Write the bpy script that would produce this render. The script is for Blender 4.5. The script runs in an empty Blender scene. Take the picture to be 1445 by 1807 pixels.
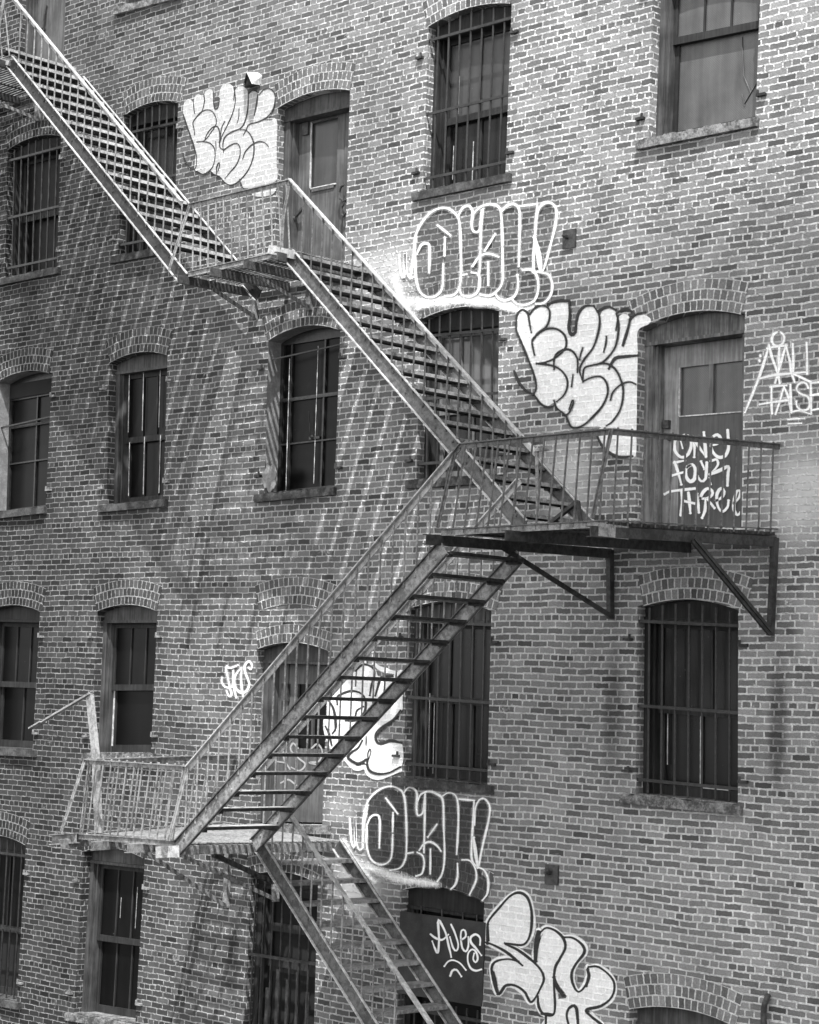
import bpy, bmesh, math, random
import numpy as np
from mathutils import Vector, Matrix
from mathutils.geometry import tessellate_polygon
random.seed(7)
S = bpy.context.scene
COL = S.collection

# ------------------------------------------------------------------ survey of the facade
# the camera was surveyed from the brick courses and window edges; at(u, v, y) gives the world
# point that lies at distance y from the wall plane (negative = in front of it) on the sight line of a
# point measured in the photograph.
PW, PH, DIST = 1445.0, 1807.0, 16.2
FPX = 3737.68769
WV = np.array([-9.60863742e-02, 7.79293803e-01, -5.21762010e-04])
OFF = np.array([16.0, 0.0, 8.0])
_th = np.linalg.norm(WV); _k = WV / _th
_K = np.array([[0, -_k[2], _k[1]], [_k[2], 0, -_k[0]], [-_k[1], _k[0], 0]])
RW = (np.eye(3) + math.sin(_th) * _K + (1 - math.cos(_th)) * _K @ _K) @ np.array([[1, 0, 0], [0, 0, -1], [0, 1, 0.]])

def at(u, v, y=0.0):
    d = np.array([(u - PW / 2) / FPX, (v - PH / 2) / FPX, 1.0]) @ RW
    t = (y + DIST) / d[1]
    return Vector((d[0] * t + OFF[0], y, d[2] * t + OFF[2]))

def V(*a): return Vector(a)

# ------------------------------------------------------------------ mesh builder
class MB:
    def __init__(self): self.v = []; self.f = []; self.uv = {}; self.mi = []; self.cur = 0
    def face(self, pts, uvs=None):
        n = len(self.v); self.v += [tuple(p) for p in pts]
        self.f.append(tuple(range(n, n + len(pts)))); self.mi.append(self.cur)
        if uvs: self.uv[len(self.f) - 1] = uvs
    def hexa(self, c):     # 8 corners: bottom 4 ccw, top 4 ccw
        n = len(self.v); self.v += [tuple(p) for p in c]
        for q in ((0, 3, 2, 1), (4, 5, 6, 7), (0, 1, 5, 4), (1, 2, 6, 5), (2, 3, 7, 6), (3, 0, 4, 7)):
            self.f.append(tuple(n + i for i in q)); self.mi.append(self.cur)
    def box(self, x0, x1, y0, y1, z0, z1):
        self.hexa([(x0, y0, z0), (x1, y0, z0), (x1, y1, z0), (x0, y1, z0), (x0, y0, z1), (x1, y0, z1), (x1, y1, z1), (x0, y1, z1)])
    def bar(self, p0, p1, w, h, up=(0, 0, 1)):
        p0 = Vector(p0); p1 = Vector(p1); d = (p1 - p0).normalized(); up = Vector(up)
        s = d.cross(up)
        if s.length < 1e-4: s = d.cross(Vector((0, 1, 0)))
        s.normalize(); t = s.cross(d).normalized()
        s = s * w / 2; t = t * h / 2
        self.hexa([p0 - s - t, p0 + s - t, p1 + s - t, p1 - s - t, p0 - s + t, p0 + s + t, p1 + s + t, p1 - s + t])
    def tube(self, pts, r, n=7, r1=None):
        pts = [Vector(p) for p in pts]; base = len(self.v); m = len(pts)
        up = Vector((0, 1, 0))
        for i, p in enumerate(pts):
            d = (pts[min(i + 1, m - 1)] - pts[max(i - 1, 0)]).normalized()
            a = d.cross(up)
            if a.length < .1: a = d.cross(Vector((1, 0, 0)))
            a.normalize(); b = d.cross(a)
            rr = r if r1 is None else r + (r1 - r) * i / (m - 1)
            for k in range(n):
                t = 2 * math.pi * k / n
                self.v.append(tuple(p + a * (rr * math.cos(t)) + b * (rr * math.sin(t))))
        for i in range(m - 1):
            for k in range(n):
                k2 = (k + 1) % n
                self.f.append((base + i * n + k, base + i * n + k2, base + (i + 1) * n + k2, base + (i + 1) * n + k)); self.mi.append(self.cur)
        self.f.append(tuple(base + k for k in range(n))[::-1]); self.mi.append(self.cur)
        self.f.append(tuple(base + (m - 1) * n + k for k in range(n))); self.mi.append(self.cur)
    def ball(self, c, r, n=8, sq=(1, 1, 1)):
        base = len(self.v); c = Vector(c); rows = n // 2
        for i in range(rows + 1):
            ph = math.pi * i / rows
            for k in range(n):
                t = 2 * math.pi * k / n
                self.v.append((c.x + r * sq[0] * math.sin(ph) * math.cos(t), c.y + r * sq[1] * math.sin(ph) * math.sin(t), c.z + r * sq[2] * math.cos(ph)))
        for i in range(rows):
            for k in range(n):
                k2 = (k + 1) % n
                self.f.append((base + i * n + k, base + (i + 1) * n + k, base + (i + 1) * n + k2, base + i * n + k2)); self.mi.append(self.cur)
    def prism(self, poly, y0, y1):   # poly of (x,z) ccw seen from -y ; extruded in y
        n = len(poly)
        tri = tessellate_polygon([[Vector((p[0], p[1], 0)) for p in poly]])
        for t in tri:
            a = [poly[i] for i in t]
            ar = (a[1][0] - a[0][0]) * (a[2][1] - a[0][1]) - (a[2][0] - a[0][0]) * (a[1][1] - a[0][1])
            if ar < 0: a = a[::-1]
            self.face([(p[0], y0, p[1]) for p in a]); self.face([(p[0], y1, p[1]) for p in a[::-1]])
        for i in range(n):
            a, b = poly[i], poly[(i + 1) % n]
            self.face([(a[0], y0, a[1]), (a[0], y1, a[1]), (b[0], y1, b[1]), (b[0], y0, b[1])])
    def build(self, name, mats, parent=None, smooth=False, origin=None, fix=True):
        if not isinstance(mats, (list, tuple)): mats = [mats]
        o0 = Vector(origin) if origin is not None else (Vector(parent['_o']) if parent is not None and '_o' in parent else Vector((0, 0, 0)))
        me = bpy.data.meshes.new(name)
        me.from_pydata([tuple(Vector(p) - o0) for p in self.v], [], self.f)
        for m in mats: me.materials.append(m)
        for p, i in zip(me.polygons, self.mi): p.material_index = i; p.use_smooth = smooth
        if self.uv:
            l = me.uv_layers.new(name='UVMap')
            for fi, uvs in self.uv.items():
                for li, uv in zip(me.polygons[fi].loop_indices, uvs): l.data[li].uv = uv
        me.validate(); me.update()
        if fix:
            bm = bmesh.new(); bm.from_mesh(me); bmesh.ops.recalc_face_normals(bm, faces=bm.faces); bm.to_mesh(me); bm.free()
        o = bpy.data.objects.new(name, me); COL.objects.link(o)
        if parent is not None:
            o.parent = parent
            o.location = o0 - Vector(parent['_o'])
        else: o.location = o0
        o['_o'] = tuple(o0)
        return o

def empty(name, loc, parent=None):
    o = bpy.data.objects.new(name, None); COL.objects.link(o); o.empty_display_size = .3
    loc = Vector(loc); o['_o'] = tuple(loc)
    if parent is not None: o.parent = parent; o.location = loc - Vector(parent['_o'])
    else: o.location = loc
    return o

# ------------------------------------------------------------------ node helper
class NT:
    def __init__(s, tree): s.t = tree
    def n(s, typ, ins=None, **kw):
        nd = s.t.nodes.new(typ)
        for k, v in kw.items(): setattr(nd, k, v)
        for k, v in (ins or {}).items(): s.set(nd.inputs[k], v)
        return nd
    def set(s, sock, v):
        if hasattr(v, 'is_output'): s.t.links.new(v, sock)
        elif hasattr(v, 'outputs'): s.t.links.new(v.outputs[0], sock)
        else:
            if isinstance(v, (int, float)) and sock.type in ('RGBA',): v = (v, v, v, 1)
            if isinstance(v, (int, float)) and sock.type == 'VECTOR': v = (v, v, v)
            sock.default_value = v
    def m(s, op, a, b=0.0, c=0.0, clamp=False):
        nd = s.t.nodes.new('ShaderNodeMath'); nd.operation = op; nd.use_clamp = clamp
        s.set(nd.inputs[0], a); s.set(nd.inputs[1], b); s.set(nd.inputs[2], c); return nd.outputs[0]
    def sm(s, x, a, b):
        nd = s.t.nodes.new('ShaderNodeMapRange'); nd.interpolation_type = 'SMOOTHSTEP'
        s.set(nd.inputs[0], x); s.set(nd.inputs[1], a); s.set(nd.inputs[2], b); s.set(nd.inputs[3], 0.0); s.set(nd.inputs[4], 1.0); return nd.outputs[0]
    def mr(s, x, a, b, c, d):
        nd = s.t.nodes.new('ShaderNodeMapRange')
        s.set(nd.inputs[0], x); s.set(nd.inputs[1], a); s.set(nd.inputs[2], b); s.set(nd.inputs[3], c); s.set(nd.inputs[4], d); return nd.outputs[0]
    def mix(s, f, a, b):   # float mix
        nd = s.t.nodes.new('ShaderNodeMix'); nd.data_type = 'FLOAT'
        s.set(nd.inputs[0], f); s.set(nd.inputs[2], a); s.set(nd.inputs[3], b); return nd.outputs[0]
    def noise(s, vec, scale, detail=3.0, rough=.55):
        nd = s.t.nodes.new('ShaderNodeTexNoise'); s.set(nd.inputs['Vector'], vec); s.set(nd.inputs['Scale'], scale)
        s.set(nd.inputs['Detail'], detail); s.set(nd.inputs['Roughness'], rough); return nd.outputs['Fac']
    def noisec(s, vec, scale, detail=2.0):
        nd = s.t.nodes.new('ShaderNodeTexNoise'); s.set(nd.inputs['Vector'], vec); s.set(nd.inputs['Scale'], scale); s.set(nd.inputs['Detail'], detail); return nd.outputs['Color']
    def vm(s, op, a, b):
        nd = s.t.nodes.new('ShaderNodeVectorMath'); nd.operation = op
        s.set(nd.inputs[0], a)
        if op == 'SCALE': s.set(nd.inputs['Scale'], b)
        else: s.set(nd.inputs[1], b)
        return nd.outputs[0]
    def xyz(s, v):
        nd = s.t.nodes.new('ShaderNodeSeparateXYZ'); s.set(nd.inputs[0], v); return nd.outputs
    def cxyz(s, x, y, z=0.0):
        nd = s.t.nodes.new('ShaderNodeCombineXYZ'); s.set(nd.inputs[0], x); s.set(nd.inputs[1], y); s.set(nd.inputs[2], z); return nd.outputs[0]

def newmat(name):
    m = bpy.data.materials.new(name); m.use_nodes = True
    for nd in list(m.node_tree.nodes): m.node_tree.nodes.remove(nd)
    g = NT(m.node_tree)
    out = g.n('ShaderNodeOutputMaterial')
    return m, g, out

def finish(g, out, val, rough=.8, height=None, bump=.3, dist=.01, spec=.3, metal=0.0, alpha=None):
    b = g.n('ShaderNodeBsdfPrincipled')
    g.set(b.inputs['Base Color'], val if not hasattr(val, 'is_output') else g.cxyz(val, val, val))
    g.set(b.inputs['Roughness'], rough); g.set(b.inputs['Specular IOR Level'], spec); g.set(b.inputs['Metallic'], metal)
    if height is not None:
        bp = g.n('ShaderNodeBump', {'Strength': bump, 'Distance': dist, 'Height': height}); g.set(b.inputs['Normal'], bp.outputs[0])
    if alpha is not None: g.set(b.inputs['Alpha'], alpha)
    g.t.links.new(b.outputs[0], out.inputs[0]); return b
SKY, SUNE, EXPO = .15, 2.3, 1.85
# ------------------------------------------------------------------ materials (black-and-white photograph: neutral greys)
BASE = Vector((0, 0, 0))
def pos_nodes(g):            # world-scale position; every mesh keeps its origin at its parent's, so use geometry position
    return g.n('ShaderNodeNewGeometry').outputs['Position']

def brick_group(use_uv=False, bw=.205, rh=.0667, ms=.0085, header=True, nm='brick_pattern'):
    t = bpy.data.node_groups.new(nm, 'ShaderNodeTree')
    t.interface.new_socket('Tint', in_out='OUTPUT', socket_type='NodeSocketFloat')
    t.interface.new_socket('Mortar', in_out='OUTPUT', socket_type='NodeSocketFloat')
    t.interface.new_socket('Height', in_out='OUTPUT', socket_type='NodeSocketFloat')
    g = NT(t); go = g.n('NodeGroupOutput'); pos = pos_nodes(g)
    if use_uv:
        uv = g.n('ShaderNodeUVMap').outputs[0]; q = g.xyz(uv); a, b = q[0], q[1]
    else:
        q = g.xyz(pos); a = g.m('ADD', q[0], q[1]); b = q[2]
    base = g.cxyz(a, b, 0.0)
    n1 = g.vm('SUBTRACT', g.noisec(pos, 1.1, 1.0), (.5, .5, .5)); n2 = g.vm('SUBTRACT', g.noisec(pos, 26.0, 2.0), (.5, .5, .5)); n3 = g.vm('SUBTRACT', g.noisec(pos, 5.0, 1.0), (.5, .5, .5))
    if not use_uv: ms = g.m('ADD', g.mr(g.xyz(pos)[0], -7.0, 1.5, .0068, .0108), g.m('MULTIPLY', g.m('SUBTRACT', g.noise(pos, 1.7, 3.0), .5), .009))
    v = g.vm('ADD', g.vm('ADD', base, g.vm('SCALE', n1, .0 if use_uv else .035)), g.vm('ADD', g.vm('SCALE', n2, .016), g.vm('SCALE', n3, .016)))
    br = g.n('ShaderNodeTexBrick', {'Vector': v, 'Color1': 0.0, 'Color2': 1.0, 'Mortar': .5, 'Scale': 1.0, 'Mortar Size': ms, 'Mortar Smooth': .35, 'Bias': 0.0, 'Brick Width': bw, 'Row Height': rh})
    br.offset = .5; br.offset_frequency = 2
    br.squash = .5 if header else 1.0; br.squash_frequency = 6 if header else 2
    tint = g.n('ShaderNodeSeparateColor', {0: br.outputs['Color']}).outputs[0]
    fac = br.outputs['Fac']
    # broken arrises: noise eats into the bricks
    eat = g.noise(pos, 38.0, 3.0, .6)
    mort = g.m('ADD', fac, g.m('MULTIPLY', g.m('SUBTRACT', eat, .52), 1.0), clamp=True)
    mort = g.sm(mort, .25, .75)
    # smeared bricks where repointing ran over the face
    sm = g.sm(g.noise(pos, 3.2, 4.0, .65), .62, .74)
    mort = g.m('MAXIMUM', mort, g.m('MULTIPLY', sm, g.sm(g.noise(pos, 30.0, 2.0), .42, .6)))
    g.set(go.inputs['Tint'], tint); g.set(go.inputs['Mortar'], mort)
    h = g.m('ADD', g.m('MULTIPLY', mort, g.mr(g.noise(pos, 22.0, 2.0), 0.3, .7, .1, 1.0)), g.m('MULTIPLY', g.noise(pos, 30.0, 3.0), .3))
    h = g.m('ADD', h, g.m('MULTIPLY', tint, .35))
    g.set(go.inputs['Height'], h)
    return t

GW = brick_group(); GA = brick_group(True, .074, .104, .0085, False, 'arch_pattern')

def spot(g, q, cx, cz, rx, rz, soft=.6):       # stain mask: soft ellipse
    dx = g.m('DIVIDE', g.m('SUBTRACT', q[0], cx), rx); dz = g.m('DIVIDE', g.m('SUBTRACT', q[2], cz), rz)
    r = g.m('SQRT', g.m('ADD', g.m('MULTIPLY', dx, dx), g.m('MULTIPLY', dz, dz)))
    return g.m('SUBTRACT', 1.0, g.sm(r, 1.0 - soft, 1.0))

def px_spot(u0, v0, u1, v1):   # bounding box measured on the photo -> centre and radii on the wall
    a = at((u0 + u1) / 2, (v0 + v1) / 2); b = at(u1, (v0 + v1) / 2); c = at((u0 + u1) / 2, v0)
    return a.x, a.z, abs(b.x - a.x), abs(c.z - a.z)

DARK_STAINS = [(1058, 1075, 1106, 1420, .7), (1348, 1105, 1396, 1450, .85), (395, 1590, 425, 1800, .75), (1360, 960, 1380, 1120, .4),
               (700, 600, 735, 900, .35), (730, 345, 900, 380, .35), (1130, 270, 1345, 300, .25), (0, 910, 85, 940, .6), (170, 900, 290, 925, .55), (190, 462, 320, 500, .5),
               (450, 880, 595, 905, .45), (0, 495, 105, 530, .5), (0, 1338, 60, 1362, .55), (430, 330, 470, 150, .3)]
PALE_STAINS = [(1310, 735, 1520, 1000, .75), (915, 740, 1075, 950, .7), (590, 400, 770, 580, .7), (560, 1460, 710, 1650, .7), (1390, 1000, 1460, 1200, .25),
               (1020, 930, 1400, 975, .3), (560, 1380, 640, 1470, .3)]

def wall_material(name, group):
    m, g, out = newmat(name); pos = pos_nodes(g); q = g.xyz(pos)
    bp = g.n('ShaderNodeGroup'); bp.node_tree = group
    tint, mort, hgt = bp.outputs[0], bp.outputs[1], bp.outputs[2]
    # light fall-off painted in: brick and mortar darker to the left, with cloudy borders
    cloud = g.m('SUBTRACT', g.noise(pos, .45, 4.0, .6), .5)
    painted_falloff = g.sm(g.m('ADD', g.m('ADD', q[0], g.m('MULTIPLY', cloud, 5.0)), g.m('MULTIPLY', q[2], .22)), WALL['s0'], WALL['s1'])
    lo = g.mix(painted_falloff, WALL['bl0'], WALL['bl1']); hi = g.mix(painted_falloff, WALL['bh0'], WALL['bh1'])
    tt = g.m('ADD', g.m('MULTIPLY', tint, .75), g.m('MULTIPLY', g.noise(pos, 16.0, 4.0, .65), .45))
    brick = g.mix(g.mr(tt, .15, 1.0, 0.0, 1.0), lo, hi)
    brick = g.m('MULTIPLY', brick, g.m('SUBTRACT', 1.0, g.m('MULTIPLY', g.sm(g.m('FRACT', g.m('MULTIPLY', tint, 7.31)), .86, .9), .5)))
    brick = g.m('MULTIPLY', brick, g.mr(g.noise(pos, 90.0, 2.0), .3, .7, .75, 1.25))
    mo = g.m('MULTIPLY', g.mix(painted_falloff, WALL['m0'], WALL['m1']), g.mr(g.noise(pos, 9.0, 4.0, .65), .3, .7, .72, 1.22))
    col = g.mix(mort, brick, mo)
    # dirt washing down, large blotches
    blot = g.mr(g.noise(g.vm('MULTIPLY', pos, (1.0, 1.0, .45)), 1.3, 5.0, .62), .32, .68, .72, 1.2)
    col = g.m('MULTIPLY', col, blot)
    edge = g.m('MULTIPLY', g.m('SUBTRACT', g.noise(pos, 7.0, 4.0), .5), .9)
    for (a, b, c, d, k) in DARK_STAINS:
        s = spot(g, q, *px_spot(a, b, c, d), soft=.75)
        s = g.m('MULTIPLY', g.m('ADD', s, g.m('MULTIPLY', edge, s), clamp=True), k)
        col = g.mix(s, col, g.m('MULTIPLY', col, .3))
    for (a, b, c, d, k) in PALE_STAINS:
        s = spot(g, q, *px_spot(a, b, c, d), soft=.85)
        s = g.m('MULTIPLY', g.m('ADD', s, g.m('MULTIPLY', edge, s), clamp=True), k)
        col = g.mix(s, col, .55)
    finish(g, out, col, .9, hgt, 1.0, WALL['bump'], .25)
    return m
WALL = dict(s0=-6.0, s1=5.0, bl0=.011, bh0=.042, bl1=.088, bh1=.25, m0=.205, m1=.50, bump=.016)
M = {}
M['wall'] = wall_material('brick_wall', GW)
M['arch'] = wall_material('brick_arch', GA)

def paint_mat(name, val, show, group=None, use_uv_alpha=True, soft=False, amax=1.0, rough=.6):
    m, g, out = newmat(name); pos = pos_nodes(g)
    col = val; h = None
    if group:
        bp = g.n('ShaderNodeGroup'); bp.node_tree = group; mort = bp.outputs[1]; h = bp.outputs[2]
        col = g.mix(mort, val * (1 - show), val * (1 + show * .5))
        col = g.m('MULTIPLY', col, g.mr(g.noise(pos, 14.0, 5.0, .65), .3, .7, .9, 1.06))
    else:
        col = g.m('MULTIPLY', val, g.mr(g.noise(pos, 10.0, 5.0), .3, .7, .88, 1.08))
    n = g.noise(pos, 60.0, 3.0, .6)
    if use_uv_alpha:
        uv = g.xyz(g.n('ShaderNodeUVMap').outputs[0]); e = g.m('ABSOLUTE', uv[1])
        e = g.m('ADD', e, g.m('MULTIPLY', g.m('SUBTRACT', n, .5), .9 if soft else .35))
        a = g.m('SUBTRACT', 1.0, g.sm(e, 0.0 if soft else .55, 1.0))
        a = g.m('MULTIPLY', a, amax)
    else:
        a = g.m('MULTIPLY', g.mr(n, .25, .6, .82, 1.0), amax, clamp=True)
        if group: a = g.m('MULTIPLY', a, g.mr(bp.outputs[0], 0.0, .5, .88, 1.0), clamp=True)
    finish(g, out, col, rough, h, .8, .012, .3, alpha=a)
    return m
M['p_white'] = paint_mat('white_spray_paint', .9, .08, GW)
M['p_fill'] = paint_mat('white_fill_paint', .9, .08, GW, use_uv_alpha=False)
M['p_black'] = paint_mat('black_spray_paint', .03, .1, GW)
M['p_haze'] = paint_mat('white_overspray', .9, .12, GW, soft=True, amax=1.0)
M['p_dark'] = paint_mat('thin_dark_paint', .05, .2, GW, use_uv_alpha=False, amax=.72)
M['p_dark_thin'] = paint_mat('thin_dark_wash', .06, .2, GW, use_uv_alpha=False, amax=.3)
M['p_dwhite'] = paint_mat('white_marker_paint', .88, 0)
M['p_dgrey'] = paint_mat('faded_marker_paint', .42, 0, amax=.8)

def metal_mat(name, lo, hi, rough=.55, sc=18.0, bump=.25, spec=.4):
    m, g, out = newmat(name); pos = pos_nodes(g)
    n = g.noise(pos, sc, 6.0, .7); n2 = g.noise(pos, 2.2, 3.0)
    f = g.sm(g.m('ADD', n, g.m('MULTIPLY', g.m('SUBTRACT', n2, .5), .5)), .36, .64)
    col = g.mix(f, lo, hi)
    col = g.m('MULTIPLY', col, g.mr(g.noise(pos, 110.0, 2.0), .3, .7, .75, 1.2))
    finish(g, out, col, rough, n, bump, .006, spec)
    return m
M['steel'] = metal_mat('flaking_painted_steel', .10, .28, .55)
M['steel_dark'] = metal_mat('rusty_shaded_dark_steel', .012, .045, .6)  # real dark iron, also painted on as shade on stringer web and treads
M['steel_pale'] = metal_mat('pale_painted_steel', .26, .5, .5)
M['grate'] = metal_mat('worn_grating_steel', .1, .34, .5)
M['bars'] = metal_mat('window_bar_iron', .008, .026, .36, 24.0, spec=.4)
M['steel_mid'] = metal_mat('weathered_grey_steel', .045, .12, .5)
M['putty'] = metal_mat('white_putty_lit_edge', .3, .6, .6)
M['plate'] = metal_mat('black_iron_plate', .02, .06, .5)

def wood_mat(name, lo, hi, rough=.7):
    m, g, out = newmat(name); pos = pos_nodes(g)
    n = g.noise(g.vm('MULTIPLY', pos, (30.0, 30.0, 1.6)), 1.0, 6.0, .7); n2 = g.noise(pos, 3.5, 4.0, .6)
    f = g.sm(g.m('ADD', g.m('MULTIPLY', n, .6), g.m('MULTIPLY', n2, .4)), .38, .64)
    finish(g, out, g.mix(f, lo, hi), rough, n, .35, .006, .35)
    return m
M['wood_dark'] = wood_mat('dark_weathered_wood', .008, .03)
M['wood_mid'] = wood_mat('grey_weathered_wood', .025, .085)
M['wood_pale'] = wood_mat('pale_weathered_wood', .08, .2)
M['door_grey'] = wood_mat('grey_painted_door', .05, .12)
M['door_panel'] = wood_mat('door_metal_panel', .06, .095, .6)
M['door_dark'] = wood_mat('dark_painted_door', .03, .08)
M['board'] = metal_mat('dark_plywood_sheet', .02, .036, .55, 5.0, .05)

def stone_mat(name, lo, hi):
    m, g, out = newmat(name); pos = pos_nodes(g)
    n = g.noise(pos, 7.0, 7.0, .72); n2 = g.noise(pos, 40.0, 4.0, .6)
    f = g.sm(g.m('ADD', g.m('MULTIPLY', n, .7), g.m('MULTIPLY', n2, .3)), .4, .66)
    finish(g, out, g.mix(f, lo, hi), .85, g.m('ADD', n, g.m('MULTIPLY', n2, .5)), .6, .015, .25)
    return m
M['sill'] = stone_mat('weathered_stone_sill', .03, .11)
M['sill_pale'] = stone_mat('peeling_painted_sill', .05, .3)
M['plaster'] = stone_mat('grey_cement_render', .15, .27)
M['asphalt'] = stone_mat('worn_asphalt', .035, .07)
M['roof'] = stone_mat('tar_roof', .03, .06)

def glass_mat(name, val, rough, wire=0.0, streak=0.0, spec=.5):
    m, g, out = newmat(name); pos = pos_nodes(g); q = g.xyz(pos)
    n = g.noise(pos, 2.6, 5.0, .6); n2 = g.noise(g.vm('MULTIPLY', pos, (9.0, 1.0, .7)), 1.0, 4.0)
    col = g.m('MULTIPLY', val, g.mr(g.m('ADD', g.m('MULTIPLY', n, .5), g.m('MULTIPLY', n2, .5)), .34, .66, .55, 1.5))
    sp = g.sm(g.noise(pos, 30.0, 2.0), .74, .80)
    col = g.m('ADD', col, g.m('MULTIPLY', sp, .08))
    h = None
    if wire:
        a = g.m('SINE', g.m('MULTIPLY', g.m('ADD', q[0], q[2]), 260.0)); b = g.m('SINE', g.m('MULTIPLY', g.m('SUBTRACT', q[0], q[2]), 260.0))
        w = g.sm(g.m('MAXIMUM', a, b), .75, 1.0); col = g.m('MULTIPLY', col, g.m('SUBTRACT', 1.0, g.m('MULTIPLY', w, wire)))
        h = w
    finish(g, out, col, rough, h, .15, .003, spec)
    return m
M['glass'] = glass_mat('dusty_dark_glass', .010, .2, spec=.22)
M['glass_black'] = glass_mat('black_glass', .004, .3, spec=.11)
M['glass_grey'] = glass_mat('grey_dirty_glass', .034, .22)
M['glass_wire'] = glass_mat('grey_wired_glass', .075, .3, .35)
M['glass_sky_tone'] = glass_mat('sky_toned_old_glass', .09, .12)  # paler base colour stands in for sky reflected in the panes
M['void'] = glass_mat('dark_interior', .004, .9)

M['wall_plain'] = stone_mat('plain_concrete', .2, .3)

M['p_fill_sun'] = paint_mat('sun_dimmed_fill_paint', .58, .22, GW, use_uv_alpha=False, amax=.96)  # sunlit copy of the white fill, colour darkened to offset the sun
M['p_glow'] = paint_mat('thin_white_mist', .85, .15, GW, soft=True, amax=.5)
M['p_dglow'] = paint_mat('thin_black_mist', .03, .15, GW, soft=True, amax=.45)
M['door_pale'] = wood_mat('pale_grey_door', .14, .3)
M['frame_pale'] = wood_mat('pale_stripped_frame', .06, .22)
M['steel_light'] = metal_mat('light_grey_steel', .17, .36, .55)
# ------------------------------------------------------------------ the brick building
bld = empty('brick_building', (-2.5, 2.0, 0.0))
bld['label'] = 'old brick loft building with arched barred windows, iron pintles and spray-painted tags'
bld['category'] = 'building'
def lab(o, s): o['label'] = s; return o

class Opening:
    """window or door opening given by its four corners at the face of the wall (photo survey)"""
    def __init__(s, tl, tr, br, bl, rise=.085):
        s.TL, s.TR, s.BR, s.BL = at(*tl), at(*tr), at(*br), at(*bl)
        s.w = ((s.BR - s.BL).length + (s.TR - s.TL).length) / 2
        s.h = ((s.TL - s.BL).length + (s.TR - s.BR).length) / 2
        s.rise = rise
    def p(s, a, b, y=0.0):       # metres from the lower left corner
        u = a / s.w; t = b / s.h
        q = (s.BL * (1 - u) + s.BR * u) * (1 - t) + (s.TL * (1 - u) + s.TR * u) * t
        return Vector((q.x, y, q.z))
    def arc(s, a, off=0.0):      # height of the arch above the springing at a
        R = (s.w / 2) ** 2 / (2 * s.rise) + s.rise / 2
        x = a - s.w / 2
        return math.sqrt(max((R + off) ** 2 - x * x, 0)) - (R - s.rise)
    def arcpts(s, n=12, y=0.0, a0=0.0, a1=None, off=0.0):
        a1 = s.w if a1 is None else a1
        return [s.p(a0 + (a1 - a0) * i / n, s.h, y) + Vector((0, 0, s.arc(a0 + (a1 - a0) * i / n, off))) for i in range(n + 1)]
    def box(s, mb, a0, a1, b0, b1, y0, y1):
        mb.hexa([s.p(a0, b0, y0), s.p(a1, b0, y0), s.p(a1, b0, y1), s.p(a0, b0, y1), s.p(a0, b1, y0), s.p(a1, b1, y0), s.p(a1, b1, y1), s.p(a0, b1, y1)])
    def outline(s, n=12):
        return [s.BL, s.BR] + s.arcpts(n)[::-1]

O = {}
def op(k, *a, **kw): O[k] = Opening(*a, **kw)
op('A5', (37, -90), (119, -112), (112, 125), (31, 108))
op('B5', (222, -265), (325, -290), (316, -13), (215, 13))
op('A4', (13.3, 265.5), (107.6, 239.8), (100, 473), (8, 492))
op('B4', (217.4, 203.9), (314.2, 182), (307, 434), (208.5, 452))
op('C4', (489.4, 191), (617.7, 159.2), (608, 458), (484, 480))
op('D4', (755.9, 47.8), (902.9, 6), (891.7, 308.8), (745.5, 339))
op('E4', (1156, -72), (1345, -112), (1333, 209), (1144, 246))
op('A3', (-4, 675), (91.8, 657.8), (80.6, 894), (-11, 905))
op('B3', (192.9, 641), (296, 626.5), (287.8, 882), (188, 891))
op('C3', (473.9, 601.8), (600.6, 581.8), (590.4, 860), (466, 872), rise=.11)
op('D3', (740, 563), (880.6, 549), (877, 838), (735, 847))
op('E3', (1126.4, 581.7), (1314.1, 554.3), (1308.2, 930), (1120.5, 929), rise=.1)
op('A2', (-25, 1078), (70.7, 1080), (57.5, 1323), (-38, 1318))
op('B2', (170.9, 1079.5), (277.8, 1078.6), (266.1, 1329), (160, 1329))
op('C2', (452.3, 1145), (579, 1149), (568.6, 1456), (446, 1453))
op('D2', (718.7, 1072), (867.1, 1078), (859.9, 1385), (712, 1371))
op('E2', (1124.9, 1069.5), (1302.5, 1077), (1301.9, 1420), (1121.5, 1402))
op('A1', (-50, 1480), (45.7, 1491.7), (29.8, 1767), (-66, 1750))
op('B1', (148.2, 1503.6), (255.5, 1514.8), (238.7, 1806), (130.5, 1788))
op('C1', (443.4, 1545), (561, 1560), (552, 1885), (428, 1862))
op('D1', (706.6, 1569.5), (854.3, 1591.7), (846, 1890), (698, 1862))
op('E1', (1110.3, 1781), (1297, 1812), (1295, 2190), (1106, 2150))
PLASTER = ('A3', 'C3')
REV = {k: .21 if k in PLASTER else .11 for k in O}

# facade sheet with the openings cut out, and the reveals turning into the wall
X0, X1, ZT = -19.0, 11.0, 21.5
mb = MB()
outer = [V(X0, 0, 0), V(X1, 0, 0), V(X1, 0, ZT), V(X0, 0, ZT)]
loops = [[Vector((p.x, p.z, 0)) for p in outer]]
for k, o in O.items(): loops.append([Vector((p.x, p.z, 0)) for p in o.outline()][::-1])
flat = [p for l in loops for p in l]
for t in tessellate_polygon(loops):
    a = [flat[i] for i in t]
    if (a[1] - a[0]).cross(a[2] - a[0]).z < 0: a = a[::-1]
    mb.face([(p.x, 0, p.y) for p in a])
for k, o in O.items():
    mb.cur = 1 if k in PLASTER else 0
    L = o.outline(); n = len(L); d = .42
    for i in range(n):
        a, b = L[i], L[(i + 1) % n]
        mb.face([a, b, V(b.x, d, b.z), V(a.x, d, a.z)])
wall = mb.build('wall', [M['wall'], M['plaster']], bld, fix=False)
mb = MB()     # flank walls and back of the building
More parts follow.
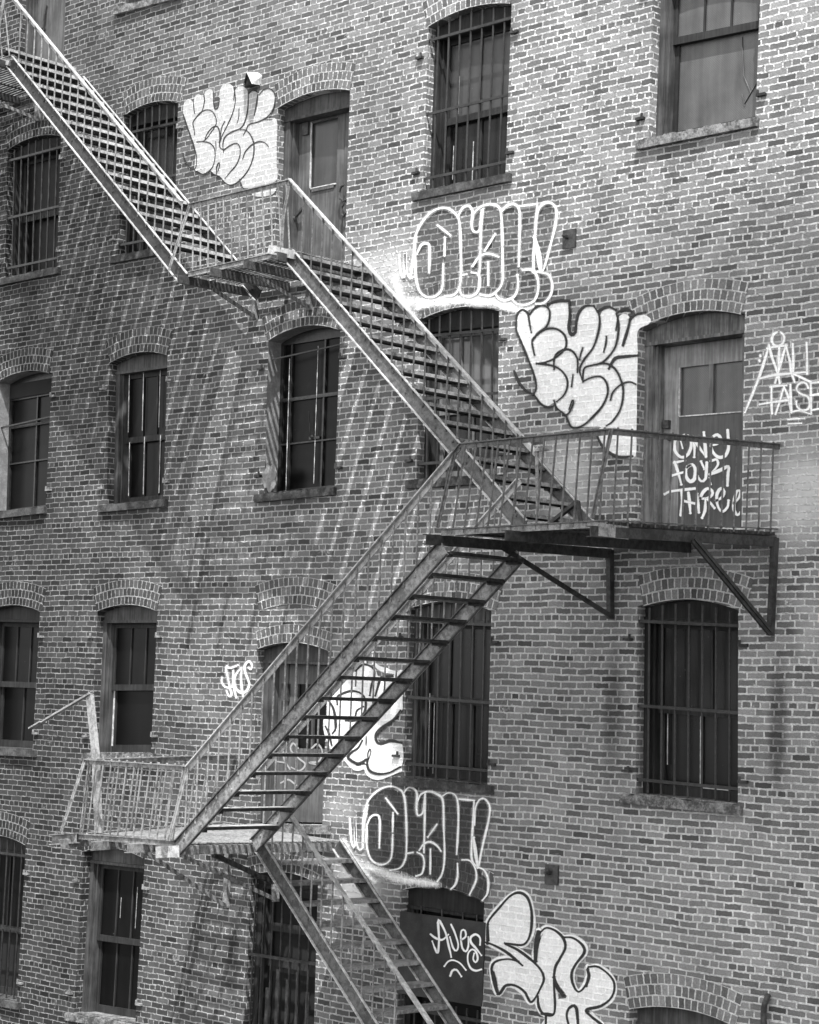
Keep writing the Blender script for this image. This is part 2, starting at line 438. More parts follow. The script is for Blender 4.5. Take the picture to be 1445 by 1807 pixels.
mb.box(X0, X0 + .4, .43, 12, 0, ZT - .4); mb.box(X1 - .4, X1, .43, 12, 0, ZT - .4); mb.box(X0, X1, 12.003, 12.4, 0, ZT - .4)
mb.box(X0 + .42, X1 - .42, .75, .8, 0, ZT - .6)
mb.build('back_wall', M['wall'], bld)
mb = MB(); mb.box(X0, X1, .004, 12.4, ZT - .397, ZT - .1); mb.box(X0, X1, -.12, .5, ZT + .003, ZT + .15)
mb.build('roof', M['roof'], bld)

# rowlock arches, three rings (two over the lowered door)
def arch(o, rings, name='arch', off0=0.0, dz=0.0, n=26, infill=False):
    mb = MB(); R = (o.w / 2) ** 2 / (2 * o.rise) + o.rise / 2
    half = math.asin(min(1, o.w / 2 / R)); th = rings * .104
    c = o.p(o.w / 2, o.h) + Vector((0, 0, o.rise - R + dz))
    tilt = math.atan2(o.TR.z - o.TL.z, o.TR.x - o.TL.x)
    def pt(t, r, y): return Vector((c.x + r * math.sin(t + -tilt), y, c.z + r * math.cos(t - tilt)))
    for i in range(n):
        t0 = -half + 2 * half * i / n; t1 = -half + 2 * half * (i + 1) / n
        for (r0, r1) in ((R, R + th),):
            mb.face([pt(t0, r0, -.006), pt(t1, r0, -.006), pt(t1, r1, -.006), pt(t0, r1, -.006)],
                    [(t0 * R, 0), (t1 * R, 0), (t1 * R, th), (t0 * R, th)])
        mb.face([pt(t0, R + th, -.006), pt(t1, R + th, -.006), pt(t1, R + th, .004), pt(t0, R + th, .004)], [(t0 * R, th)] * 4)
        mb.face([pt(t0, R, -.006), pt(t0, R, .1), pt(t1, R, .1), pt(t1, R, -.006)], [(t0 * R, 0), (t0 * R, .1), (t1 * R, .1), (t1 * R, 0)])
    return mb.build(name, M['arch'], bld, fix=False)
for k, o in O.items():
    if k == 'B5': continue
    arch(o, 2 if k == 'C2' else (1 if k in ('B1',) else 3))
# the older bricked-up arch above the lowered door
old = Opening((452, 1079), (585, 1081), (568.6, 1456), (446, 1453), rise=.09)
lab(arch(old, 3, 'blind_arch'), 'bricked-up older arch left above the lowered door')

# ------------------------------------------------------------------ windows
def sill(o, win, m='sill', a0=-.12, a1=.1, h=.092, y0=-.055):
    mb = MB(); o.box(mb, a0, o.w + a1, -h, -.004, y0, -.001); o.box(mb, .003, o.w - .003, -h, 0.012, .0, .3)
    # chipped top edge
    r = random.Random(int(o.BL.x * 1000))
    for i in range(7):
        a = r.uniform(a0, o.w + a1 - .2); o.box(mb, a, a + r.uniform(.06, .2), -.006, r.uniform(.002, .008), y0 + .006, -.004)
    return mb.build('sill', M[m], win)

def head_fill(o, mb, b0, y0, y1, n=12, a0=0.0, a1=None):
    a1 = o.w if a1 is None else a1
    pts = o.arcpts(n, 0, a0, a1, -.004)
    poly = [o.p(a0, b0), o.p(a1, b0)] + pts[::-1]
    mb.prism([(p.x, p.z) for p in poly], y0, y1)

def frame(o, k, mat='wood_dark', fw=.075, head=.1, y0=None, name='window_frame', sub=True):
    y0 = REV[k] if y0 is None else y0
    win = MB()
    o.box(win, .002, fw, 0.012, o.h - head, y0, y0 + .22); o.box(win, o.w - fw, o.w - .002, 0.012, o.h - head, y0, y0 + .22)
    # moulding steps on the jamb
    o.box(win, fw, fw + .03, 0.012, o.h - head, y0 + .045, y0 + .22); o.box(win, o.w - fw - .03, o.w - fw, 0.012, o.h - head, y0 + .045, y0 + .22)
    head_fill(o, win, o.h - head, y0 + .012, y0 + .22)
    o.box(win, .002, o.w - .002, o.h - head - .035, o.h - head - .002, y0 - .012, y0 + .2)
    return win

def sash(o, mb, a0, a1, b0, b1, y, st=.05, rail=.06, brail=.075, cols=1, rows=1, mw=.022, th=.04):
    o.box(mb, a0, a0 + st, b0, b1, y, y + th); o.box(mb, a1 - st, a1, b0, b1, y, y + th)
    o.box(mb, a0 + st, a1 - st, b0, b0 + brail, y + .001, y + th); o.box(mb, a0 + st, a1 - st, b1 - rail, b1, y + .001, y + th)
    for i in range(1, cols):
        a = a0 + st + (a1 - a0 - 2 * st) * i / cols; o.box(mb, a - mw / 2, a + mw / 2, b0 + brail, b1 - rail, y + .006, y + th - .004)
    for j in range(1, rows):
        b = b0 + brail + (b1 - b0 - brail - rail) * j / rows; o.box(mb, a0 + st, a1 - st, b - mw / 2, b + mw / 2, y + .007, y + th - .005)

def pane(o, par, a0, a1, b0, b1, y, mat, name='glass_pane'):
    mb = MB(); o.box(mb, a0, a1, b0, b1, y, y + .008); return mb.build(name, M[mat], par)

def streaks(o, par, items, y):     # flaked putty, scratches, and a lit jamb edge painted white, on muntins and panes
    mb = MB()
    for (a, b0, b1, w) in items: o.box(mb, a, a + w, b0, b1, y - .003, y)
    return mb.build('putty_lit_streak', M['putty'], par)

def sash_window(k, label, mid=.5, cols=(3, 3), mats=('glass', 'glass'), fmat='wood_dark', smat='wood_dark', sillm='sill', sa=(-.12, .1), st_items=None):
    o = O[k]; y0 = REV[k]; fw = .075; head = .1
    e = frame(o, k, fmat).build('window', M[fmat], bld); lab(e, label)
    a0, a1 = fw + .03, o.w - fw - .03; b1 = o.h - head - .035; bm_ = b1 * mid
    mb = MB(); sash(o, mb, a0, a1, bm_ - .03, b1, y0 + .09, cols=cols[0]); mb.build('upper_sash', M[smat], e)
    mb = MB(); sash(o, mb, a0, a1, .015, bm_ + .03, y0 + .135, cols=cols[1], brail=.09); mb.build('lower_sash', M[smat], e)
    pane(o, e, a0 + .02, a1 - .02, bm_, b1 - .02, y0 + .112, mats[0]); pane(o, e, a0 + .02, a1 - .02, .04, bm_, y0 + .158, mats[1])
    sill(o, e, sillm, *sa)
    if st_items:
        streaks(o, e, [(a0 + (a1 - a0) * a, b1 * b0, b1 * bb, w) for (a, b0, bb, w) in st_items], y0 + .088)
    return e

def steel_window(k, label, cols, rows, mat='glass_black', split=None):
    o = O[k]; y = .2
    mb = MB(); fw = .05
    o.box(mb, .0, fw, .012, o.h - .02, y, y + .06); o.box(mb, o.w - fw, o.w, .012, o.h - .02, y, y + .06); o.box(mb, fw, o.w - fw, .012, .06, y + .001, y + .06)
    head_fill(o, mb, o.h - .03, y, y + .06)
    e = mb.build('window', M['bars'], bld); lab(e, label)
    mb = MB()
    for c in cols: o.box(mb, c * o.w - .013, c * o.w + .013, .06, o.h - .03, y + .004, y + .04)
    for (r, w) in rows: o.box(mb, fw, o.w - fw, r * o.h - w / 2, r * o.h + w / 2, y - .004, y + .04)
    mb.build('glazing_bars', M['bars'], e)
    pane(o, e, fw, o.w - fw, .06, o.h - .03, y + .03, mat)
    sill(o, e, 'sill', -.12, .04)
    return e, o

def bars(k, e, n=7, hz=(.08, .47, .92), y=.035, top=.04, bot=.0, r=.0115, ext=.03, extra=()):
    o = O[k]; mb = MB()
    for i in range(n):
        a = o.w * (i + .75) / (n + .5); z1 = o.h + o.arc(a) - top
        mb.tube([o.p(a, bot + .015, y), o.p(a, z1, y)], r, 6)
    for t in hz:
        b = t * o.h; mb.bar(o.p(-ext, b, y - .014), o.p(o.w + ext * .3, b, y - .014), .012, .03)
    for (a, b0, b1, w) in extra: mb.tube([o.p(a * o.w, b0 * o.h, y), o.p(a * o.w, b1 * o.h, y)], w, 6)
    return mb.build('security_bars', M['bars'], e)

e = sash_window('A4', 'barred dark window left of the upper stair flight', .5, (1, 1), ('glass_black', 'glass_black'), 'wood_dark', 'wood_dark'); bars('A4', e)
e = sash_window('B4', 'barred window half hidden behind the upper stair flight', .5, (1, 1), ('glass', 'glass')); bars('B4', e, hz=(.08, .5, .87))
e = sash_window('D4', 'barred sash window with broken streaky panes at the top of the facade', .46, (2, 2), ('glass_grey', 'glass'), 'wood_dark', 'wood_dark', 'sill',
                st_items=[(.2, .5, .75, .008), (.5, .5, .58, .014), (.44, .05, .3, .012), (.15, .08, .3, .008)]); bars('D4', e)
e = sash_window('E4', 'unbarred window with a cracked wired pane at the upper right corner', .6, (3, 1), ('glass_wire', 'glass_wire'), 'wood_mid', 'wood_dark', 'sill_pale', (-.12, .05))
o = O['E4']; mb = MB()
for (p, q2) in (((.70, .52), (.73, .3)), ((.73, .3), (.80, .2)), ((.72, .2), (.75, .13)), ((.74, .14), (.99, .38))):
    mb.bar(o.p(p[0] * o.w, p[1] * o.h, .262), o.p(q2[0] * o.w, q2[1] * o.h, .262), .004, .012, (0, 1, 0))
mb.build('glass_crack', M['wood_pale'], e)
e = sash_window('B3', 'unbarred sash window with pale muntin lines below the upper left stair', .49, (3, 3), ('glass_black', 'glass_black'), 'wood_mid', 'wood_dark', 'sill')
o = O['B3']; streaks(o, e, [(.16 + .005, .93, 1.82, .012), (.45, .93, 1.8, .012), (.78, .95, 1.8, .010), (.20, .12, .8, .008), (.50, .12, .85, .012), (.82, .12, .85, .01)], .19)
e = sash_window('D3', 'barred window with sky reflected in its upper panes, behind the middle stair', .46, (3, 2), ('glass_sky_tone', 'glass'), 'wood_dark', 'wood_pale'); bars('D3', e, hz=(.1, .5, .89))
e = sash_window('A2', 'unbarred sash window cut by the left edge beside the broken angle iron', .5, (3, 2), ('glass_black', 'glass_black'))
e = sash_window('B2', 'unbarred sash window with a single lower pane above the lower landing', .5, (3, 1), ('glass_black', 'glass_black'), 'wood_mid', 'wood_dark', 'sill_pale')
o = O['B2']; streaks(o, e, [(.105, .09, .86, .03), (.22, .96, 1.7, .01), (.98, .96, 1.5, .008)], .24)  # wide first strip paints the sunlit jamb edge white
e = sash_window('D2', 'barred window behind the lower right end of the crossing stair flight', .5, (3, 3), ('glass', 'glass'), 'wood_mid', 'wood_dark', 'sill'); bars('D2', e)
o = O['D2']; streaks(o, e, [(.17, .1, .9, .006), (.24, .05, .8, .008)], .2)
e = sash_window('E2', 'wide barred window under the right landing with one white putty line', .49, (3, 2), ('glass', 'glass'), 'wood_dark', 'wood_dark', 'sill_pale', (-.16, .06)); bars('E2', e, n=7)
o = O['E2']; streaks(o, e, [(.19, .3, .92, .012), (.585, .13, .9, .016)], .24)
mb = MB(); o.box(mb, .6, .92, .105, .115, .236, .24); mb.build('putty_lit_streak', M['putty'], e)
e = sash_window('A1', 'barred window at the bottom left corner', .46, (2, 1), ('glass_black', 'void')); bars('A1', e, hz=(.45, .93), n=7)
e = sash_window('B1', 'unbarred sash window with a sunlit pale left jamb under the lower landing', .5, (3, 3), ('glass_black', 'glass_black'), 'wood_mid', 'wood_dark', 'sill_pale')
o = O['B1']; streaks(o, e, [(.56, 1.2, 1.45, .006), (.87, 1.1, 1.6, .005)], .19)
e = sash_window('B5', 'window cut by the upper edge, only its flaking stone sill showing', .5, (2, 2), ('glass_black', 'glass_black'), sillm='sill_pale')

e, o = steel_window('A3', 'cement-rendered window with steel casements at the left edge', (.52, .88), ((.88, .05), (.66, .035), (.38, .02)))
mb = MB(); o.box(mb, .05, o.w - .05, o.h * .88, o.h - .02, .17, .2); mb.build('transom_panel', M['void'], e)
mb = MB(); mb.bar(o.p(-.05, o.h * .655, .08), o.p(o.w * 1.02, o.h * .69, .12), .02, .02); mb.build('cross_rod', M['bars'], e)
e, o = steel_window('C3', 'cement-rendered steel window with six dark panes and a broken pane corner', (.15, .62), ((.62, .04), (.33, .018)))
mb = MB(); mb.bar(o.p(.02, o.h * .88, .05), o.p(o.w * .93, o.h * .93, .16), .016, .016); mb.build('cross_rod', M['bars'], e)
streaks(o, e, [(.155, .03, 1.6, .012), (.635, .1, 1.7, .008)], .196)
mb = MB(); mb.bar(o.p(.54, .63, .195), o.p(.72, .63, .195), .02, .03); mb.ball(o.p(.6, .64, .19), .03)
mb.bar(o.p(.52, .95, .194), o.p(.55, .66, .194), .003, .008, (0, 1, 0)); mb.bar(o.p(.66, .95, .194), o.p(.69, .66, .194), .003, .008, (0, 1, 0)); mb.build('window_latch', M['bars'], e)
mb = MB()     # ragged cement patch at the foot of the rendered jamb
r = random.Random(3); pts = []
c = at(477, 842)
for i in range(22):
    t = 2 * math.pi * i / 22; rr = .17 * r.uniform(.75, 1.15); pts.append((c.x + rr * .75 * math.cos(t), c.z + rr * 1.0 * math.sin(t)))
mb.prism(pts, -.012, -.002); lab(mb.build('cement_patch', M['plaster'], bld), 'rough cement patch at the foot of the rendered jamb')

# tall barred opening at the bottom
o = O['C1']; k = 'C1'
e = frame(o, k, 'wood_dark', .09).build('window', M['wood_dark'], bld); lab(e, 'tall dark barred opening at the bottom beside the lowest stair')
mb = MB(); sash(o, mb, .12, o.w - .12, 1.0, o.h - .14, .2, cols=1, rows=2, mw=.09); sash(o, mb, .12, o.w - .12, .03, 1.0, .24, cols=1, brail=.1); mb.build('sash', M['wood_dark'], e)
pane(o, e, .12, o.w - .12, .03, o.h - .14, .25, 'void')
mb = MB()
for i in range(8): mb.tube([o.p(.06 + i * .155, .02, .03), o.p(.06 + i * .155, o.h - .02, .03)], .010, 6)
mb.bar(o.p(-.05, 1.13, .015), o.p(o.w + .02, 1.13, .015), .015, .035); mb.build('security_bars', M['bars'], e)
for i, tz in enumerate((.78, 1.0, .9, 1.0, .8)):
    mb = MB(); mb.bar(o.p(.3 + i * .165, .02, .06), o.p(.3 + i * .165, tz, .06), .05, .012, (0, 1, 0)); mb.build('flat_picket', M['steel_dark'], e)

# boarded window with the tag
o = O['D1']; k = 'D1'
e = frame(o, k, 'wood_dark', .09, .16).build('window', M['wood_dark'], bld); lab(e, 'boarded-up window under the lower outlined bubble letters')
pane(o, e, .09, o.w - .09, .05, o.h - .16, .26, 'void')
mb = MB(); mb.tube([o.p(.17, o.h - .27, .05), o.p(o.w - .2, o.h - .36, .05)], .03, 8)
for a in (.25, .55, .85, 1.05): mb.tube([o.p(a, o.h - .75, .07), o.p(a, o.h - .15, .07)], .010, 5)
mb.build('pipe_rail', M['steel_dark'], e)
mb = MB()
for a in (.5, .62, .8): o.box(mb, a, a + .1, o.h - .62, o.h - .42, .2, .22)
mb.build('vent_slats', M['wood_mid'], e)
mb = MB()
for i in range(8): mb.tube([o.p(.08 + i * .15, .02, .03), o.p(.08 + i * .15, .6, .03)], .010, 6)
mb.bar(o.p(-.02, .5, .015), o.p(o.w + .02, .5, .015), .015, .035); mb.build('security_bars', M['bars'], e)
BY = -.02
def bq(u, v, y): return at(u, v, y)
cor = [(706, 1608), (856, 1628), (849, 1776), (700, 1752)]
mb = MB(); P4 = [at(u, v, BY) for u, v in cor]
mb.hexa([P4[3], P4[2], P4[2] + V(0, .018, 0), P4[3] + V(0, .018, 0), P4[0], P4[1], P4[1] + V(0, .018, 0), P4[0] + V(0, .018, 0)])
board = mb.build('plywood_board', M['board'], bld); lab(board, 'dark board over the bottom window with a white painted tag and two arcs')

# ------------------------------------------------------------------ doors
def door(k, label, fmat, dmat, y=None):
    o = O[k]; y0 = REV[k]
    e = frame(o, k, fmat, .1, .12).build('door_frame', M[fmat], bld); lab(e, label)
    return e, o, y0
e, o, y0 = door('C4', 'wooden door with a pull handle and narrow pane on the upper landing', 'wood_mid', 'door_grey')
mb = MB(); yd = .24
o.box(mb, .13, .33, .02, o.h - .16, yd, yd + .05); o.box(mb, .33, .78, 1.78, o.h - .16, yd + .003, yd + .05); o.box(mb, .78, .9, .02, o.h - .16, yd, yd + .05)
o.box(mb, .33, .78, .02, 1.0, yd + .012, yd + .05); o.box(mb, .918, o.w - .13, .02, o.h - .16, yd - .012, yd + .04)
o.box(mb, .36, .74, .95, .99, yd - .004, yd + .02)
d = mb.build('door', M['door_grey'], e)
pane(o, e, .33, .78, .99, 1.8, yd + .03, 'glass_grey')
mb = MB(); o.box(mb, .325, .34, 1.0, 1.79, yd - .004, yd + .01); o.box(mb, .34, .77, .985, 1.0, yd - .004, yd + .01); mb.build('putty_lit_streak', M['putty'], e)
mb = MB()
def curve(pts, y): return [at(u, v, y) for u, v in pts]
mb.tube(curve([(607, 326), (601, 330), (598, 340), (600, 350), (606, 355), (611, 353), (612, 330), (613, 320)], .17), .016, 7)
mb.tube(curve([(609, 356), (603, 366), (603, 378), (606, 382), (610, 376), (610, 358)], .17), .014, 7)
mb.build('pull_handle', M['plate'], e)
mb = MB(); mb.bar(at(520, 384, .19), at(534, 368, .17), .03, .03); mb.ball(at(520, 385, .19), .03); mb.build('door_closer', M['plate'], e)
mb = MB(); o.box(mb, .2, .3, 1.65, 1.8, yd - .03, yd); mb.build('door_hinge', M['plate'], e)

e, o, y0 = door('E3', 'grey door with two wired panes and painted words on the right landing', 'frame_pale', 'door_pale')
mb = MB(); yd = .26; W_ = o.w
zt = o.h - .16; zb = 1.12
o.box(mb, .12, .32, .02, zt, yd, yd + .05); o.box(mb, W_ - .2, W_ - .1, .02, zt, yd, yd + .05)
o.box(mb, .32, W_ - .2, zt - .22, zt, yd + .003, yd + .05)
d = mb.build('door', M['door_pale'], e)
mb = MB(); o.box(mb, .32, W_ - .2, .02, zb, yd + .004, yd + .045); mb.build('door_panel', M['door_panel'], e)
mid = (.32 + W_ - .2) / 2
mb = MB(); o.box(mb, mid - .025, mid + .025, zb, zt - .22, yd + .002, yd + .05); mb.build('glazing_bar', M['wood_pale'], e)
pane(o, e, .32, mid - .025, zb, zt - .22, yd + .03, 'glass_wire'); pane(o, e, mid + .025, W_ - .2, zb, zt - .22, yd + .03, 'glass_wire')
mb = MB(); o.box(mb, .31, .325, zb, zt - .22, yd - .005, yd + .01); o.box(mb, .32, W_ - .2, zb - .012, zb, yd - .005, yd + .01); mb.build('putty_lit_streak', M['putty'], e)
mb = MB(); o.box(mb, .15, .22, 1.0, 1.08, yd - .05, yd); mb.ball(o.p(.24, .9, yd - .04), .035); mb.build('door_handle', M['plate'], e)
E3Y = yd

e, o, y0 = door('C2', 'weathered door with faded tags behind the crossing stair flight', 'wood_mid', 'door_dark')
mb = MB(); yd = .24; zt = o.h - .16
o.box(mb, .13, .45, .02, zt, yd, yd + .05); o.box(mb, o.w - .22, o.w - .12, .02, zt, yd, yd + .05); o.box(mb, .45, o.w - .22, .02, .85, yd + .003, yd + .05); o.box(mb, .45, o.w - .22, zt - .22, zt, yd + .003, yd + .05)
o.box(mb, .28, .31, .02, zt, yd - .02, yd)
d = mb.build('door', M['door_grey'], e)
pane(o, e, .45, o.w - .22, .85, zt - .22, yd + .03, 'glass_black')
mb = MB(); o.box(mb, (o.w + .2) / 2, (o.w + .2) / 2 + .03, .85, zt - .22, yd, yd + .03); mb.build('glazing_bar', M['wood_mid'], e)
mb = MB(); o.box(mb, .22, .33, zt - .42, zt - .22, yd - .045, yd); mb.build('door_box', M['plate'], e)
mb = MB(); o.box(mb, -.05, o.w + .15, -.1, 0.0, -.05, -.002); mb.build('door_sill', M['sill_pale'], e)

e, o, y0 = door('A5', 'grey door with a high pane at the top left, behind the uppermost railing', 'wood_mid', 'door_grey')
mb = MB(); yd = .22; zt = o.h - .16; lz = 1.06
o.box(mb, .12, .45, .02, zt, yd, yd + .05); o.box(mb, .45, o.w - .11, .02, lz, yd + .004, yd + .05); o.box(mb, o.w - .2, o.w - .11, lz, zt, yd, yd + .05); o.box(mb, .45, o.w - .2, zt - .2, zt, yd + .003, yd + .05)
d = mb.build('door', M['door_grey'], e)
pane(o, e, .45, o.w - .2, lz, zt - .2, yd + .03, 'glass_wire')
mb = MB(); mb.bar(o.p(.3, .55, yd - .02), o.p(.36, .9, yd - .02), .03, .03); mb.bar(o.p(.27, .55, yd - .02), o.p(.34, .55, yd - .02), .03, .03); mb.build('door_handle', M['plate'], e)

e, o, y0 = door('E1', 'door cut by the bottom edge under a wide arch', 'wood_mid', 'door_grey')
mb = MB(); o.box(mb, .13, o.w - .13, .02, o.h - .16, .24, .29); mb.build('door', M['void'], e)

# ------------------------------------------------------------------ iron bits on the wall
def pintle(u, v, side):
    p = at(u, v); mb = MB()
    mb.box(p.x - .055, p.x + .055, -.035, .02, p.z - .012, p.z + .016); mb.tube([(p.x + .04 * side, -.03, p.z - .02), (p.x + .04 * side, -.03, p.z + .045)], .014, 6)
    mb.box(p.x - .09, p.x + .05, -.0065, .0, p.z + .016, p.z + .06)
    mb.build('shutter_pintle', M['steel_dark'], bld)
for k, o in O.items():
    if k[1] == '5' or k in ('C4', 'E3', 'C2', 'E1', 'D1', 'C1'): continue
    for t in (.12, .82):
        for sd in (-1, 1):
            p = o.p(-.1 if sd < 0 else o.w + .07, o.h * t)
            mb = MB(); x, z = p.x, p.z
            mb.box(x - .05, x + .05, -.04, .02, z - .012, z + .014); mb.tube([(x - .03 * sd, -.035, z - .012), (x - .03 * sd, -.035, z + .05)], .014, 6)
            mb.build('shutter_pintle', M['steel_dark'] if (k + str(t)) > 'C' else M['steel'], bld)
for (u, v) in ((1006, 422), (975, 1543)):
    a = at(u, v); mb = MB(); s = .085
    mb.box(a.x - s, a.x + s, -.022, -.001, a.z - s * 1.15, a.z + s * 1.15); mb.tube([(a.x - .02, -.02, a.z + .02), (a.x - .02, -.07, a.z + .02)], .026, 6); mb.tube([(a.x - .02, -.07, a.z + .02), (a.x - .02, -.1, a.z + .02)], .013, 6)
    lab(mb.build('anchor_plate', M['plate'], bld), 'small black square tie plate with a bolt')
# sheet-metal vent hood poking out of the wall, its dark mouth to the left, underside painted dark as shade
def hp(x, z, y): return at(420 + x / 16.33, 110 + z / 16.33, y)
A_, B_, C_, D_, E_, F_, G_, H_ = hp(250, 290, -.15), hp(395, 620, -.19), hp(150, 690, -.12), hp(560, 285, -.004), hp(700, 390, -.004), hp(560, 480, -.05), hp(300, 740, -.004), hp(640, 660, -.004)
mb = MB(); mb.face([A_, B_, F_, D_]); mb.face([D_, F_, E_]); mb.face([F_, B_, H_, E_]); mb.cur = 1
mb.face([B_, C_, G_, H_]); mb.face([A_, C_, hp(160, 560, -.004), hp(240, 300, -.004)])
mb.face([A_ + V(.01, .02, -.01), hp(170, 660, -.10), B_ + V(-.01, .03, .01)]); mb.face([A_, D_, hp(240, 285, -.004)])
lab(mb.build('vent_hood', [M['steel_pale'], M['void']], bld, fix=False), 'bent sheet-metal vent hood sticking out above the grey-white letters')
mb = MB(); pts = [at(1348, 1830, -.06), at(1347, 1790, -.06), at(1349, 1772, -.06), at(1353, 1762, -.05), at(1355, 1757, -.01)]
mb.tube(pts, .028, 8); lab(mb.build('pipe', M['plate'], bld), 'short black pipe climbing the wall at the lower right')
# ------------------------------------------------------------------ the fire escape
fe = empty('fire_escape', at(722, 1200, -1.2)); fe['label'] = 'steel fire escape with zigzag stair flights, grated landings and thin rod railings'; fe['category'] = 'fire escape'
YO, YI, YE = -1.4, -.3, -2.45       # outer edge of the wall lane, its inner stringer, edge of the outer lane

def subdiv_bar(mb, p0, p1, w, h, up=(0, 0, 1)): mb.bar(p0, p1, w, h, up)

class Line:
    def __init__(s, A, B): s.A, s.B = Vector(A), Vector(B)
    def z(s, x): return s.A.z + (s.B.z - s.A.z) * (x - s.A.x) / (s.B.x - s.A.x)
    def at(s, x, y, dz=0.0): return V(x, y, s.z(x) + dz)

def channel(L, y, facing, depth=.165, fl=.026):
    """C-section stringer below the line; facing = direction (in y) the flanges point"""
    d = (L.B - L.A).normalized(); n = Vector((-d.z, 0, d.x)); n = n if n.z > 0 else -n
    mb = MB(); a = V(L.A.x, y, L.A.z); b = V(L.B.x, y, L.B.z)
    mb.bar(a - n * depth / 2, b - n * depth / 2, .010, depth, n)
    for off, t in ((-.005, .010), (-depth + .005, .010)):
        mb.cur = 1; c = Vector((0, facing * (fl / 2 + .005), 0)); mb.bar(a + n * off + c, b + n * off + c, fl, t, n)
    mb.cur = 0
    L_ = (b - a).length; k = int(L_ / .28)
    for i in range(k):
        p = a + (b - a) * ((i + .5) / k) - n * (depth * (.35 if i % 2 else .62)) + Vector((0, facing * .008, 0)); mb.ball(p, .014, 6)
    return mb

def flight(label, top, bot, yo, yi, tread_px, rail_px, n_before, n_after, inner_rail=False, m='steel', mt='steel', wm='steel_mid', fm='steel_pale', bmat='steel', rail_end=None, nb=.155):
    f = empty('stair_flight', (at(*top, yo) + at(*bot, yo)) / 2 + V(0, (yi - yo) / 2, 0), fe); f['label'] = label
    L = Line(at(*top, yo), at(*bot, yo)); dirx = 1 if L.B.x > L.A.x else -1
    channel(L, yo, -1).build('stringer', [M[wm], M[fm]], f); channel(L, yi, -1).build('stringer', [M[wm], M[fm]], f)
    t0 = at(*tread_px, yi); rise = .192; run = abs((L.B.x - L.A.x) / (L.B.z - L.A.z)) * rise
    t0.x = L.A.x + (t0.z + .11 - L.A.z) * (L.B.x - L.A.x) / (L.B.z - L.A.z) + dirx * .10
    for k in range(-n_before, n_after + 1):
        x = t0.x + dirx * run * k; z = t0.z - rise * k; mb = MB()
        r = random.Random(k * 7 + int(yo * 100)); j = r.uniform(-.006, .006)
        xa, xb = x - dirx * .20, x
        mb.box(min(xa, xb), max(xa, xb), yo + .012, yi - .012, z - .002 + j, z + .004 + j); mb.cur = 1; mb.box(min(xa, xb) + .004, max(xa, xb) - .004, yo + .014, yi - .014, z - .012 + j, z - .0025 + j); mb.cur = 0
        mb.bar((xb, yo + .012, z - .013 + j), (xb, yi - .012, z - .013 + j + r.uniform(-.01, .004)), .014, .034)
        mb.cur = 1
        mb.bar((xa, yo + .012, z - .012 + j), (xa, yi - .012, z - .012 + j), .012, .03)
        for ye in (yo + .04, yi - .04): mb.box(min(xa, xb) + .02, max(xa, xb) - .02, ye - .025, ye + .025, z - .05 + j, z - .016 + j)
        mb.build('tread', [M[mt], M['steel_dark']], f)  # underside and rear lip painted dark to imitate shade below the tread
    def rail(y, Lr, xs0, xs1, name):
        mb = MB(); a = V(Lr.A.x, y, Lr.A.z); b = V(Lr.B.x, y, Lr.B.z)
        d = (b - a).normalized(); n = Vector((-d.z, 0, d.x)); n = n if n.z > 0 else -n
        mb.bar(a, b, .05, .012, n); mb.bar(a - n * .028 + V(0, .02, 0), b - n * .028 + V(0, .02, 0), .010, .05, n)
        mb.build(name, M['steel_pale'], f)
        cnt = max(2, int(abs(xs1 - xs0) / nb))
        for i in range(cnt):
            x = xs0 + (xs1 - xs0) * (i + .5) / cnt; mb = MB(); zt = Lr.z(x); zb = L.z(x)
            if zt - zb < .1: continue
            mb.tube([(x, y, zb - .06), (x, y, zb + (zt - zb) * .5), (x, y, zt - .02)], .0095, 6); mb.ball((x, y, zb + .004), .016, 6)
            mb.build('baluster', M[bmat], f)
    Lr = Line(at(*rail_px[0], yo), at(*rail_px[1], yo)); rail(yo - .01, Lr, L.A.x + dirx * .05, L.B.x - dirx * .08, 'handrail')
    if inner_rail:
        Li = Line(L.A + V(0, 0, .66), L.B + V(0, 0, .66)); rail(yi, Li, L.A.x + dirx * .2, L.B.x - dirx * .1, 'handrail')
    return f, L

F1, L1 = flight('uppermost sunlit stair flight descending from the top left corner', (24, 99), (333, 483), YO, YI, (140, 144), ((10, -22), (322, 356)), 1, 14, wm='steel_dark', mt='steel_pale')  # dark web paints in the flange's shadow, pale flanges the sunlit edges
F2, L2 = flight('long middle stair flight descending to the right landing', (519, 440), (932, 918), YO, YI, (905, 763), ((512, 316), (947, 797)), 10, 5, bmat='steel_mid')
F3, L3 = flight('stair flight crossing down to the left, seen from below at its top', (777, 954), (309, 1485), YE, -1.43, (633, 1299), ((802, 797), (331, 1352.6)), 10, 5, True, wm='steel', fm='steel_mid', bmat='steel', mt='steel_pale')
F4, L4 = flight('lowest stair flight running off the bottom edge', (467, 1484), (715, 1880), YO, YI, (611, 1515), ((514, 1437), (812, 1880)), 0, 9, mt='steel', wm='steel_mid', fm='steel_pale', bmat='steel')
# ball-topped newel at the foot of the middle flight
mb = MB(); mb.tube([at(949, 912, YO), at(947, 797, YO)], .018, 7); mb.ball(at(947, 795, YO), .03); mb.build('newel_post', M['steel'], F2)
mb = MB(); p = at(947, 795, YO); mb.bar(p, p + V(.13, 0, .0), .05, .02); mb.build('handrail_end', M['steel'], F2)

